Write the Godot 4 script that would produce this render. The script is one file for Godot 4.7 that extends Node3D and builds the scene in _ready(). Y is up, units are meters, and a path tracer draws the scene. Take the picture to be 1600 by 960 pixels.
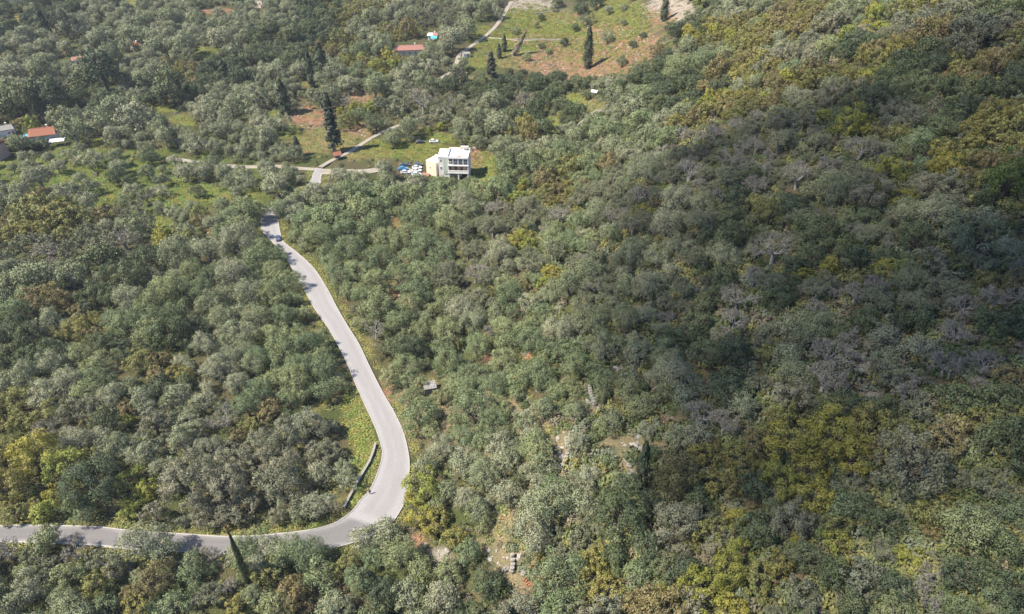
extends Node3D
# A drone's view over olive groves and a winding road to a wooded hillside. Metres, y up. Sites and sizes of single trees, glades, roads and walls are world coordinates.

var rng := RandomNumberGenerator.new()
var noise := FastNoiseLite.new()
var fine := FastNoiseLite.new()
var M := {}
var counts := {}
const SUN := Vector3(-0.593, 0.788, 0.165)          # towards the sun


func _ready() -> void:
	rng.seed = 4711
	# camera
	var cam := Camera3D.new()
	cam.name = "camera"
	cam.fov = 48.44
	cam.near = 0.5
	cam.far = 9000.0
	cam.position = Vector3(0, 130, 0)
	cam.rotation_degrees = Vector3(-36, 0, 0)
	add_child(cam)
	cam.current = true
	# sky, exposure
	var env := Environment.new()
	env.background_mode = Environment.BG_SKY
	var sm := ProceduralSkyMaterial.new()
	sm.sky_top_color = Color(0.42, 0.54, 0.74)
	sm.sky_horizon_color = Color(0.80, 0.83, 0.85)
	sm.sky_curve = 0.16
	sm.ground_bottom_color = Color(0.28, 0.29, 0.24)
	sm.ground_horizon_color = Color(0.62, 0.66, 0.66)
	sm.sky_energy_multiplier = 0.88
	var sky := Sky.new()
	sky.sky_material = sm
	env.sky = sky
	env.tonemap_mode = Environment.TONE_MAPPER_LINEAR
	env.tonemap_exposure = 2.45
	env.sdfgi_enabled = true
	env.ssao_enabled = true
	env.ssil_enabled = true
	env.fog_enabled = true
	env.fog_density = 0.00009
	env.fog_light_color = Color(0.86, 0.90, 0.95)
	var we := WorldEnvironment.new()
	we.name = "environment"
	we.environment = env
	add_child(we)
	# sun
	var sun := DirectionalLight3D.new()
	sun.name = "sun"
	sun.light_energy = 1.6
	sun.light_angular_distance = 0.55
	sun.light_color = Color(1.0, 0.96, 0.90)
	sun.shadow_enabled = true
	add_child(sun)
	sun.look_at_from_position(SUN * 100.0, Vector3.ZERO, Vector3.UP)
	noise.seed = 7
	noise.frequency = 0.035
	fine.seed = 21
	fine.frequency = 0.19
	make_materials()
	lay_terrain()
	lay_roads()
	build_walls()
	build_houses()
	build_cars()
	build_small_things()
	grow_trees()
	grow_undergrowth()
	strew_rocks()
	build_cloud()
	build_person()


# ---------------------------------------------------------------- helpers
func lin(r: float, g: float, b: float) -> Color:
	return Color(r, g, b).linear_to_srgb()


func mat(c: Color, rough := 0.9, spec := 0.3, vertex := false) -> StandardMaterial3D:
	var m := StandardMaterial3D.new()
	m.albedo_color = c
	m.roughness = rough
	m.metallic_specular = spec
	m.vertex_color_use_as_albedo = vertex
	return m


func speckle(freq: float, lo: float, hi: float, size := 512, sd := 3, octaves := 5) -> NoiseTexture2D:
	var t := NoiseTexture2D.new()
	t.width = size
	t.height = size
	t.seamless = true
	t.normalize = true
	var n := FastNoiseLite.new()
	n.seed = sd
	n.frequency = freq
	n.fractal_octaves = octaves
	t.noise = n
	var g := Gradient.new()
	g.set_color(0, Color(lo, lo, lo))
	g.set_color(1, Color(hi, hi, hi))
	t.color_ramp = g
	return t


func bumps(freq: float, strength: float, sd := 5) -> NoiseTexture2D:
	var t := NoiseTexture2D.new()
	t.width = 512
	t.height = 512
	t.seamless = true
	t.as_normal_map = true
	t.bump_strength = strength
	var n := FastNoiseLite.new()
	n.seed = sd
	n.frequency = freq
	t.noise = n
	return t


func textured(m: StandardMaterial3D, t: Texture2D, scale: float, bump: Texture2D = null, bump_scale := 1.0) -> StandardMaterial3D:
	m.albedo_texture = t
	m.uv1_triplanar = true
	m.uv1_world_triplanar = true
	m.uv1_scale = Vector3(scale, scale, scale)
	if bump:
		m.normal_enabled = true
		m.normal_texture = bump
		m.normal_scale = bump_scale
	return m


func make_materials() -> void:
	var grain := speckle(0.03, 0.62, 1.0, 512, 3)
	var coarse := speckle(0.012, 0.55, 1.0, 512, 9)
	var rough_bump := bumps(0.04, 6.0)
	M.ground = textured(mat(Color.WHITE, 0.97, 0.15, true), speckle(0.045, 0.45, 1.0, 1024, 3), 0.06, rough_bump, 1.4)
	M.road = textured(mat(lin(0.272, 0.263, 0.258), 0.9, 0.3, true), speckle(0.06, 0.9, 1.0, 512, 31), 0.06, bumps(0.2, 2.0), 0.3)
	M.kerb = textured(mat(lin(0.50, 0.48, 0.445), 0.92, 0.25), grain, 0.5)
	M.track = textured(mat(Color.WHITE, 0.95, 0.2, true), grain, 0.2, rough_bump, 0.8)
	M.stone = textured(mat(Color.WHITE, 0.95, 0.2, true), grain, 0.7, rough_bump, 1.0)
	M.white = textured(mat(lin(0.80, 0.78, 0.74), 0.85, 0.3), speckle(0.02, 0.86, 1.0, 256, 12), 0.25)
	M.sage = textured(mat(lin(0.42, 0.47, 0.40), 0.88, 0.3), speckle(0.02, 0.88, 1.0, 256, 12), 0.25)
	M.cream = textured(mat(lin(0.72, 0.62, 0.48), 0.9, 0.3), speckle(0.02, 0.82, 1.0, 256, 14), 0.25)
	M.pink = textured(mat(lin(0.55, 0.42, 0.40), 0.9, 0.3), speckle(0.02, 0.86, 1.0, 256, 15), 0.25)
	M.tile = textured(mat(lin(0.40, 0.175, 0.11), 0.88, 0.3), speckle(0.05, 0.62, 1.0, 256, 16), 0.4)
	M.tile_pink = textured(mat(lin(0.41, 0.205, 0.165), 0.88, 0.3), speckle(0.05, 0.68, 1.0, 256, 17), 0.4)
	M.concrete = textured(mat(lin(0.33, 0.315, 0.29), 0.93, 0.25), coarse, 0.3)
	M.coping = textured(mat(lin(0.40, 0.375, 0.335), 0.93, 0.25), coarse, 0.5)
	M.glass = mat(lin(0.11, 0.12, 0.125), 0.12, 0.5)
	M.red_wood = mat(lin(0.26, 0.10, 0.07), 0.7)
	M.wood = mat(lin(0.20, 0.14, 0.09), 0.85)
	M.dark = mat(lin(0.03, 0.03, 0.032), 0.7)
	M.metal = mat(lin(0.5, 0.5, 0.5), 0.4, 0.5)
	M.metal.metallic = 0.7
	M.rubber = mat(lin(0.02, 0.02, 0.02), 0.85)
	M.turquoise = mat(lin(0.08, 0.42, 0.45), 0.6)
	M.blue_cloth = mat(lin(0.10, 0.34, 0.50), 0.7)
	M.lamp = mat(lin(0.75, 0.75, 0.72), 0.15, 0.5)
	M.tail = mat(lin(0.40, 0.02, 0.02), 0.2, 0.5)
	M.bark = textured(mat(lin(0.16, 0.13, 0.105), 0.95, 0.2), grain, 0.8)
	M.pale_bark = textured(mat(lin(0.44, 0.42, 0.385), 0.95, 0.2), grain, 0.8)
	M.grey_bark = textured(mat(lin(0.30, 0.285, 0.25), 0.95, 0.2), grain, 0.8)
	M.cloud = mat(lin(0.9, 0.9, 0.9), 1.0, 0.0)


func numbered(called: String) -> String:
	var n: int = counts.get(called, 0)
	counts[called] = n + 1
	return called if n == 0 else "%s_%03d" % [called, n]


func thing(called: String, label: String, category: String, at := Vector3.ZERO, turn := 0.0, group := "") -> Node3D:
	var o := Node3D.new()
	o.name = numbered(called)
	add_child(o)
	o.position = at
	o.rotation.y = turn
	tag(o, label, category, group)
	return o


func tag(o: Node, label: String, category: String, group := "") -> void:
	o.set_meta("label", label)
	o.set_meta("category", category)
	if group:
		o.set_meta("group", group)


func part(called: String, m: Mesh, material: Material, parent: Node, at := Vector3.ZERO) -> MeshInstance3D:
	var o := MeshInstance3D.new()
	o.name = called
	o.mesh = m
	o.material_override = material
	o.position = at
	parent.add_child(o, true)
	return o


func setting(called: String, m: Mesh, material: Material, parent: Node = self) -> MeshInstance3D:
	var o := MeshInstance3D.new()
	o.name = numbered(called)
	o.mesh = m
	o.material_override = material
	parent.add_child(o)
	o.set_meta("kind", "structure")
	return o


func box(x: float, y: float, z: float) -> BoxMesh:
	var b := BoxMesh.new()
	b.size = Vector3(x, y, z)
	return b


func cyl(r0: float, r1: float, h: float, sides := 12) -> CylinderMesh:
	var c := CylinderMesh.new()
	c.bottom_radius = r0
	c.top_radius = r1
	c.height = h
	c.radial_segments = sides
	c.rings = 1
	return c


# rings of equally many points, joined by quads and closed at both ends
func loft(rings: Array, flat := true) -> ArrayMesh:
	var st := SurfaceTool.new()
	st.begin(Mesh.PRIMITIVE_TRIANGLES)
	st.set_smooth_group(-1 if flat else 0)
	var n: int = rings[0].size()
	for i in rings.size() - 1:
		for j in n:
			var a: Vector3 = rings[i][j]
			var b: Vector3 = rings[i][(j + 1) % n]
			var c: Vector3 = rings[i + 1][(j + 1) % n]
			var d: Vector3 = rings[i + 1][j]
			for v in [a, b, c, a, c, d]:
				st.add_vertex(v)
	for e in [0, rings.size() - 1]:
		for j in range(1, n - 1):
			var q := [rings[e][0], rings[e][j + 1], rings[e][j]] if e == 0 else [rings[e][0], rings[e][j], rings[e][j + 1]]
			for v in q:
				st.add_vertex(v)
	st.generate_normals()
	return st.commit()


func softplus(t: float, w: float) -> float:
	return (t + sqrt(t * t + w * w)) / 2.0


# ---------------------------------------------------------------- terrain
const GX := -420.0
const GZ := -38.0
const STEP := 2.0
const NX := 421
const NZ := 301
var H := PackedFloat32Array()
var CG := PackedColorArray()
var road_mid: Array = []      # [Vector3 centre, Vector2 across, half width]
var lanes := {}               # the same for each track


func land(x: float, z: float) -> float:
	var d := -z
	var x0 := -20.0 + 0.2 * softplus(d - 160.0, 30.0)
	var up := 0.5 * softplus(x - x0, 22.0)
	if up > 105.0:
		up = 105.0 + 50.0 * (1.0 - exp(-(up - 105.0) / 50.0))
	var back := 0.1 * softplus(d - 330.0, 40.0)
	if back > 32.0:
		back = 32.0 + 60.0 * (1.0 - exp(-(back - 32.0) / 60.0))
	var y := up + back
	y -= minf(0.28 * softplus(84.0 - d, 6.0), 20.0) * (1.0 - smoothstep(-25.0, 15.0, x))
	y += 1.4 * sin(x / 37.0 + 1.3) * cos(z / 45.0) + 0.7 * sin(x / 17.0 + z / 23.0)
	return y


func ground(x: float, z: float) -> float:
	var fx := (x - GX) / STEP
	var fz := (GZ - z) / STEP
	if fx < 0 or fz < 0 or fx >= NX - 1 or fz >= NZ - 1:
		return land(x, z)
	var i := int(fx)
	var j := int(fz)
	var u := fx - i
	var v := fz - j
	var k := j * NX + i
	return lerpf(lerpf(H[k], H[k + 1], u), lerpf(H[k + NX], H[k + NX + 1], u), v)


func on(x: float, z: float, above := 0.0) -> Vector3:
	return Vector3(x, ground(x, z) + above, z)


func catmull(p: Array, every: float) -> Array:
	var out := []
	for i in p.size() - 1:
		var a: Vector4 = p[maxi(i - 1, 0)]
		var b: Vector4 = p[i]
		var c: Vector4 = p[i + 1]
		var d: Vector4 = p[mini(i + 2, p.size() - 1)]
		var l := Vector2(b.x + b.z - c.x - c.z, b.y + b.w - c.y - c.w).length() / 2.0
		var n := maxi(1, int(l / every))
		for s in n:
			var t := float(s) / n
			out.append(0.5 * ((2.0 * b) + (c - a) * t + (2.0 * a - 5.0 * b + 4.0 * c - d) * t * t + (3.0 * b - a - 3.0 * c + d) * t * t * t))
	out.append(p[p.size() - 1])
	return out


func course(edges: Array) -> Array:
	var out := []
	for e in edges:
		var c := Vector2((e.x + e.z) / 2.0, (e.y + e.w) / 2.0)
		var across := Vector2(e.z - e.x, e.w - e.y) * 0.91
		out.append([Vector3(c.x, land(c.x, c.y), c.y), across.normalized(), across.length() / 2.0])
	for pass_no in 3:
		var ys := []
		for i in out.size():
			var s := 0.0
			var n := 0
			for k in range(maxi(0, i - 5), mini(out.size(), i + 6)):
				s += out[k][0].y
				n += 1
			ys.append(s / n)
		for i in out.size():
			out[i][0].y = ys[i]
	return out


func level(list: Array, rim: float, sink: float, weight: PackedFloat32Array, target: PackedFloat32Array, flat := 1.4) -> void:
	var nearest := PackedFloat32Array()
	nearest.resize(NX * NZ)
	nearest.fill(99.0)
	for s in list:
		var c: Vector3 = s[0]
		var reach: float = s[2] + rim
		var i0 := maxi(0, int((c.x - reach - GX) / STEP))
		var i1 := mini(NX - 1, int((c.x + reach - GX) / STEP) + 1)
		var j0 := maxi(0, int((GZ - c.z - reach) / STEP))
		var j1 := mini(NZ - 1, int((GZ - c.z + reach) / STEP) + 1)
		for j in range(j0, j1 + 1):
			for i in range(i0, i1 + 1):
				var dist := Vector2(GX + i * STEP - c.x, GZ - j * STEP - c.z).length()
				var gap: float = dist - s[2]
				var k := j * NX + i
				if gap < rim and gap < nearest[k]:
					nearest[k] = gap
					weight[k] = 1.0 - smoothstep(flat, rim, gap)
					target[k] = c.y - sink


func lay_terrain() -> void:
	H.resize(NX * NZ)
	CG.resize(NX * NZ)
	for j in NZ:
		for i in NX:
			H[j * NX + i] = land(GX + i * STEP, GZ - j * STEP) + 0.35 * noise.get_noise_2d(GX + i * STEP, (GZ - j * STEP))
	var e := []
	for r in ROAD:
		e.append(Vector4(r[0], r[1], r[2], r[3]))
	road_mid = course(catmull(e, 1.2))
	var weight := PackedFloat32Array()
	var target := PackedFloat32Array()
	weight.resize(NX * NZ)
	target.resize(NX * NZ)
	for k in TRACKS:
		var t: Array = TRACKS[k]
		var w: float = t[0] / 2.0
		var pts := []
		for i in range(1, t.size()):
			var a: Array = t[maxi(1, i - 1)]
			var b: Array = t[mini(t.size() - 1, i + 1)]
			var along := Vector2(b[0] - a[0], b[1] - a[1]).normalized() * w
			pts.append(Vector4(t[i][0] + along.y, t[i][1] - along.x, t[i][0] - along.y, t[i][1] + along.x))
		lanes[k] = course(catmull(pts, 1.5))
	for k in lanes:
		level(lanes[k], 5.0, 0.16, weight, target, 2.6)
	for p in PADS:
		level([[Vector3(p[0], land(p[0], p[1]), p[1]), Vector2.RIGHT, p[2]]], 5.0, 0.0, weight, target)
	level(road_mid, 7.0, 0.28, weight, target, 2.9)
	for k in NX * NZ:
		H[k] = lerpf(H[k], target[k], weight[k])
	colour_ground()
	var xs := [-5000.0, -2500.0, -1200.0, -700.0]
	for i in NX:
		xs.append(GX + i * STEP)
	xs.append_array([700.0, 1200.0, 2500.0, 5000.0])
	var zs := [1800.0, 700.0, 250.0, 80.0, 0.0]
	for j in NZ:
		zs.append(GZ - j * STEP)
	zs.append_array([-760.0, -1000.0, -1600.0, -3000.0, -5000.0])
	var V := PackedVector3Array()
	var C := PackedColorArray()
	var I := PackedInt32Array()
	for j in zs.size():
		for i in xs.size():
			var gi := i - 4
			var gj := j - 5
			if gi >= 0 and gi < NX and gj >= 0 and gj < NZ:
				V.append(Vector3(xs[i], H[gj * NX + gi], zs[j]))
				C.append(CG[gj * NX + gi])
			else:
				V.append(Vector3(xs[i], land(xs[i], zs[j]), zs[j]))
				C.append(Color(0.07, 0.08, 0.045))
	var w := xs.size()
	for j in zs.size() - 1:
		for i in w - 1:
			var k := j * w + i
			I.append_array([k, k + w, k + 1, k + 1, k + w, k + w + 1])
	var N := PackedVector3Array()
	N.resize(V.size())
	for k in range(0, I.size(), 3):
		var n := (V[I[k + 2]] - V[I[k]]).cross(V[I[k + 1]] - V[I[k]])
		for q in 3:
			N[I[k + q]] += n
	for k in N.size():
		N[k] = N[k].normalized()
		if N[k].y < 0:
			N[k] = -N[k]
	setting("ground", arrays(V, N, C, I), M.ground)


func arrays(V: PackedVector3Array, N: PackedVector3Array, C: PackedColorArray, I: PackedInt32Array) -> ArrayMesh:
	var a := []
	a.resize(Mesh.ARRAY_MAX)
	a[Mesh.ARRAY_VERTEX] = V
	a[Mesh.ARRAY_NORMAL] = N
	if C.size():
		a[Mesh.ARRAY_COLOR] = C
	a[Mesh.ARRAY_INDEX] = I
	var m := ArrayMesh.new()
	m.add_surface_from_arrays(Mesh.PRIMITIVE_TRIANGLES, a)
	return m


const SOIL := {
	"G": Color(0.150, 0.185, 0.050), "W": Color(0.255, 0.220, 0.125), "g": Color(0.190, 0.215, 0.055), "w": Color(0.235, 0.215, 0.085), "e": Color(0.34, 0.195, 0.125), "r": Color(0.42, 0.36, 0.285), "d": Color(0.09, 0.07, 0.05)}


# how deep a point lies in an ellipse with two half-axes: 0 in its middle, 1 on its rim
func depth_in(e: Array, o: int, x: float, z: float) -> float:
	var a := Vector2(e[o + 2], e[o + 3])
	var b := Vector2(e[o + 4], e[o + 5])
	var p := Vector2(x - e[o], z - e[o + 1])
	var det := a.x * b.y - a.y * b.x
	if absf(det) < 0.01:
		return 9.0
	return Vector2((p.x * b.y - p.y * b.x) / det, (a.x * p.y - a.y * p.x) / det).length()


func colour_ground() -> void:
	for j in NZ:
		for i in NX:
			var x := GX + i * STEP
			var z := GZ - j * STEP
			var n := noise.get_noise_2d(x * 1.3, z * 1.3)
			var f := fine.get_noise_2d(x, z)
			var c := Color(0.10, 0.12, 0.045).lerp(Color(0.145, 0.125, 0.07), clampf(0.5 + 1.4 * n + 0.5 * f, 0, 1))
			if x > 10.0 - 0.05 * z:
				c = c.lerp(Color(0.17, 0.14, 0.095), clampf(0.3 + 1.3 * f, 0, 1))
			CG[j * NX + i] = c
	for p in PATCHES:
		var r := Vector2(p[3], p[4]).length() + Vector2(p[5], p[6]).length() + 3.0
		var i0 := maxi(0, int((p[1] - r - GX) / STEP))
		var i1 := mini(NX - 1, int((p[1] + r - GX) / STEP) + 1)
		var j0 := maxi(0, int((GZ - p[2] - r) / STEP))
		var j1 := mini(NZ - 1, int((GZ - p[2] + r) / STEP) + 1)
		for j in range(j0, j1 + 1):
			for i in range(i0, i1 + 1):
				var x := GX + i * STEP
				var z := GZ - j * STEP
				var t := depth_in(p, 1, x, z) + 0.7 * noise.get_noise_2d(x * 3.0, z * 3.0) + 0.45 * fine.get_noise_2d(x, z)
				if t < 1.25:
					var k := j * NX + i
					var c: Color = SOIL[p[0]]
					var f := fine.get_noise_2d(x * 2.0 + 50.0, z * 2.0)
					if p[0] == "g" or p[0] == "e":
						c = c.lerp(SOIL.w, clampf(0.25 + 1.5 * noise.get_noise_2d(x * 2.2 + 90.0, z * 2.2), 0, 0.85))
					c = Color(c.r * (1.0 + 0.7 * f), c.g * (1.0 + 0.45 * f), c.b * (1.0 + 0.45 * f))
					CG[k] = CG[k].lerp(c, 1.0 - smoothstep(0.85, 1.25, t))


# ---------------------------------------------------------------- roads
func strip(list: Array, from: float, to: float, lift: float, thick: float, tone: Callable, cols := 8) -> ArrayMesh:
	var V := PackedVector3Array()
	var N := PackedVector3Array()
	var C := PackedColorArray()
	var I := PackedInt32Array()
	var w := cols + 3
	for i in list.size():
		var s: Array = list[i]
		for j in range(-1, cols + 2):
			var u: float = lerpf(from, to, clampf(float(j) / cols, 0, 1))
			var off: float = u * s[2] if absf(from) <= 1.0 and absf(to) <= 1.0 else signf(u) * (s[2] + absf(u) - 1.0)
			var y: float = s[0].y + lift - (thick if j < 0 or j > cols else 0.0)
			V.append(Vector3(s[0].x + s[1].x * off, y, s[0].z + s[1].y * off))
			N.append(Vector3.UP)
			C.append(tone.call(i, u))
	for i in list.size() - 1:
		for j in w - 1:
			var k := i * w + j
			var up := (V[k + w] - V[k]).cross(V[k + 1] - V[k]).y
			if j == 0 or j == w - 2:
				up = (V[i * w + w + 1] - V[i * w + 1]).cross(V[i * w + 2] - V[i * w + 1]).y
			if up > 0:
				I.append_array([k, k + 1, k + w, k + 1, k + w + 1, k + w])
			else:
				I.append_array([k, k + w, k + 1, k + 1, k + w, k + w + 1])
	return arrays(V, N, C, I)


func lay_roads() -> void:
	var seam := 0
	for i in road_mid.size():
		if road_mid[i][0].distance_to(Vector3(-33.5, road_mid[i][0].y, -94.3)) < road_mid[seam][0].distance_to(Vector3(-33.5, road_mid[seam][0].y, -94.3)):
			seam = i
	var asphalt := func(i: int, u: float) -> Color:
		var p: Vector3 = road_mid[i][0]
		var n := 0.05 * noise.get_noise_2d(i * 1.1, u * 60.0) + 0.05 * fine.get_noise_2d(i * 0.12, u * 26.0)
		var worn := 0.018 * cos(u * 9.0 + 0.6 * sin(i * 0.05)) + (0.05 * fine.get_noise_2d(i * 0.9, u * 9.0))
		var v := 0.90 + n + worn
		var dust := smoothstep(0.62, 0.98, absf(u) + 0.25 * fine.get_noise_2d(i * 0.4, u * 3.0))      # pale limestone dust swept to the edges
		v *= 1.0 + 0.4 * dust
		if i >= seam:
			v *= 0.63                                                                                 # older asphalt past the bend
		elif i >= seam - 2:
			v *= 1.3                                                                                  # concrete joint
		return Color(v, v * 0.99, v * 0.985)
	setting("road", strip(road_mid, -1.0, 1.0, 0.0, 0.6, asphalt, 14), M.road)
	var plain := func(_i: int, _u: float) -> Color:
		return Color.WHITE
	# low concrete edgings on both sides
	for s in [-1.0, 1.0]:
		setting("kerb", strip(road_mid.slice(10), s * 1.0001 if s > 0 else -1.22, 1.22 if s > 0 else -1.0001, 0.1, 0.7, plain, 2), M.kerb)
	var dirt := func(i: int, u: float) -> Color:
		var v := 1.0 + 0.35 * fine.get_noise_2d(i * 2.0, u * 8.0) - 0.12 * maxf(0.0, cos(u * 3.0))
		return Color(0.43 * v, 0.385 * v, 0.315 * v)
	var names := {"drive_left": "driveway", "drive_house": "driveway", "drive_loop": "driveway", "track_kiosk": "dirt_track", "track_hill": "dirt_track", "terrace_path": "footpath"}
	for k in lanes:
		var gap: float = 0.03 + 0.012 * lanes.keys().find(k)
		setting(names[k], strip(lanes[k], -1.0, 1.0, gap, 0.4, dirt, 4), M.track)


# ---------------------------------------------------------------- walls
func stone_wall(points: Array, tall: float, thick: float, label: String) -> void:
	var st := SurfaceTool.new()
	st.begin(Mesh.PRIMITIVE_TRIANGLES)
	var o := thing("stone_wall", label, "wall", on(points[0][0], points[0][1]), 0.0, "dry stone walls")
	var stone := stone_mesh(3)
	for i in points.size() - 1:
		var a := Vector2(points[i][0], points[i][1])
		var b := Vector2(points[i + 1][0], points[i + 1][1])
		var n := maxi(1, int(a.distance_to(b) / 0.75))
		for s in n:
			for row in int(tall / 0.42):
				var p := a.lerp(b, (s + 0.5 + 0.35 * (row % 2)) / n)
				var at := on(p.x, p.y, 0.1 + row * 0.4) - o.position
				var k := rng.randf_range(0.85, 1.1)
				var basis := Basis(Vector3.UP, -(b - a).angle() + rng.randf_range(-0.15, 0.15)).scaled_local(Vector3(0.5 * k, 0.27, thick * 0.55))
				st.append_from(stone, 0, Transform3D(basis, at))
	var v := part("stones", st.commit(), M.stone, o)
	v.set_meta("kind", "stuff")


var stones := {}


func stone_mesh(sd: int) -> ArrayMesh:
	if stones.has(sd):
		return stones[sd]
	var r := RandomNumberGenerator.new()
	r.seed = sd * 977
	var V := PackedVector3Array()
	var C := PackedColorArray()
	var I := PackedInt32Array()
	var tone := r.randf_range(0.85, 1.1)
	for i in 5:
		for j in 7:
			var th := PI * i / 4.0
			var ph := TAU * j / 7.0 + i * 0.3
			var q := Vector3(sin(th) * cos(ph), cos(th), sin(th) * sin(ph))
			q = q.sign() * Vector3(pow(absf(q.x), 0.6), pow(absf(q.y), 0.6), pow(absf(q.z), 0.6)) * r.randf_range(0.68, 1.12)
			V.append(q)
			C.append(Color(0.43 * tone, 0.40 * tone, 0.355 * tone))
	for i in 4:
		for j in 7:
			var a := i * 7 + j
			var b := i * 7 + (j + 1) % 7
			I.append_array([a, a + 7, b, b, a + 7, b + 7])
	var st := SurfaceTool.new()
	st.begin(Mesh.PRIMITIVE_TRIANGLES)
	st.set_smooth_group(-1)
	for k in I:
		st.set_color(C[k])
		st.add_vertex(V[k])
	st.generate_normals()
	stones[sd] = st.commit()
	return stones[sd]


func build_walls() -> void:
	# rendered parapet of the bend, its coping pale
	var w: Array = WALLS.bend_wall
	var o := thing("roadside_wall", "low pale roadside wall curving inside the road bend", "wall", on(w[0][0], w[0][1]))
	for i in w.size() - 1:
		var a := on(w[i][0], w[i][1])
		var b := on(w[i + 1][0], w[i + 1][1])
		var l := Vector2(b.x - a.x, b.z - a.z).length() + 0.12
		var turn := -atan2(b.z - a.z, b.x - a.x)
		var body := part("wall_section", box(l, 1.3, 0.42), M.concrete, o, (a + b) / 2.0 - o.position + Vector3(0, 0.15, 0))
		body.rotation.y = turn
		var cap := part("coping", box(l + 0.05, 0.12, 0.56), M.coping, o, (a + b) / 2.0 - o.position + Vector3(0, 0.86, 0))
		cap.rotation.y = turn
	# short railing beside the bend
	var r: Array = WALLS.rail
	o = thing("guard_rail", "short rail on pale posts at the outer side of the road bend", "guard rail", on(r[0][0], r[0][1]))
	var first := on(r[0][0], r[0][1], 0.0)
	var last := on(r[2][0], r[2][1], 0.0)
	for i in 5:
		var p := first.lerp(last, i / 4.0)
		part("post", cyl(0.1, 0.09, 1.3, 8), M.kerb, o, on(p.x, p.z, 0.5) - o.position)
	var mid := (first + last) / 2.0
	var bar := part("rail", box(first.distance_to(last) + 0.3, 0.28, 0.1), M.metal, o, mid - o.position + Vector3(0, 0.95, 0.13))
	bar.rotation.y = -atan2(last.z - first.z, last.x - first.x)
	bar.rotation.z = 0.0
	var labels := {"terrace_a": "pale dry stone terrace wall along the rocky gully", "terrace_b": "short dry stone wall above a patch of pale rubble", "terrace_c": "dark-sided dry stone wall at the stony clearing with the terracotta tiles",
		"terr_top_a": "dry stone terrace wall at the top of the green clearing", "terr_top_b": "long low stone terrace wall across the green clearing", "terr_d": "low stone wall at the small grassy plot with the white-roofed shed"}
	for k in labels:
		stone_wall(WALLS[k], 1.3 if k in ["terrace_a", "terrace_b", "terrace_c"] else 0.9, 0.9, labels[k])


# ---------------------------------------------------------------- houses
# a pitched roof along x: ridge and eaves, thickness included
func gable(lx: float, lz: float, rise: float, hip := 0.0) -> ArrayMesh:
	var hx := lx / 2.0
	var hz := lz / 2.0
	var t := 0.18
	var st := SurfaceTool.new()
	st.begin(Mesh.PRIMITIVE_TRIANGLES)
	st.set_smooth_group(-1)
	var a := Vector3(-hx, 0, hz)
	var b := Vector3(hx, 0, hz)
	var c := Vector3(hx, 0, -hz)
	var d := Vector3(-hx, 0, -hz)
	var e := Vector3(-hx + hip, rise, 0)
	var f := Vector3(hx - hip, rise, 0)
	var down := Vector3(0, -t, 0)
	var quads := [[a, e, f, b], [c, f, e, d], [a + down, b + down, c + down, d + down], [a, b, b + down, a + down], [b, c, c + down, b + down], [c, d, d + down, c + down], [d, a, a + down, d + down]]
	for q in quads:
		for v in [q[0], q[1], q[2], q[0], q[2], q[3]]:
			st.add_vertex(v)
	for q in [[b, f, c], [d, e, a]]:
		for v in q:
			st.add_vertex(v)
	st.generate_normals()
	return st.commit()


func window(parent: Node, at: Vector3, w: float, h: float, turn := 0.0, frame: Material = M.white, called := "window") -> void:
	var f := part(called, box(w + 0.2, h + 0.2, 0.1), frame, parent, at)
	f.rotation.y = turn
	part("pane", box(w, h, 0.06), M.glass, f, Vector3(0, 0, 0.04))
	part("mullion", box(0.07, h, 0.05), frame, f, Vector3(0, 0, 0.075))


func cottage(called: String, label: String, x: float, z: float, turn: float, lx: float, lz: float, tall: float, rise: float, wall: Material, roof: Material, wins: int, sink := 0.0) -> Node3D:
	var o := thing(called, label, "house", on(x, z, -0.3 - sink), turn, "houses among the trees")
	part("wall", box(lx, tall + 0.3, lz), wall, o, Vector3(0, (tall + 0.3) / 2.0, 0))
	var r := part("roof", gable(lx + 0.9, lz + 0.9, rise, 0.8), roof, o, Vector3(0, tall + 0.5, 0))
	var ridge := part("ridge", box(lx - 0.7, 0.16, 0.3), roof, r, Vector3(0, rise + 0.02, 0))
	ridge.set_meta("label", "ridge tiles")
	var rows := SurfaceTool.new()
	rows.begin(Mesh.PRIMITIVE_TRIANGLES)
	var half := (lz + 0.9) / 2.0
	var run := sqrt(half * half + rise * rise)
	var rib := box(0.16, 0.09, run * 0.96)
	var many := int((lx - 0.8) / 0.5)
	for i in many:
		for side in [-1.0, 1.0]:
			var along := (i + 0.5 - many / 2.0) * 0.5
			rows.append_from(rib, 0, Transform3D(Basis(Vector3.RIGHT, side * atan2(rise, half)), Vector3(along, rise / 2.0 + 0.03, side * half / 2.0)))
	if roof != M.white and roof != M.concrete:
		part("tile_rows", rows.commit(), roof, r)
	part("chimney", box(0.7, 1.5, 0.7), M.white, r, Vector3(lx * 0.2, rise + 0.2, -lz * 0.12))
	for i in wins:
		window(o, Vector3(lx * ((i + 0.5) / wins - 0.5), tall * 0.55, lz / 2.0 + 0.04), 1.0, 1.2)
	part("door", box(1.0, 2.1, 0.1), M.red_wood, o, Vector3(lx * 0.5 * 0.86, 1.35, lz / 2.0 + 0.04))
	window(o, Vector3(-lx / 2.0 - 0.04, tall * 0.55, 0), 1.0, 1.2, -PI / 2)
	return o


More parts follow.
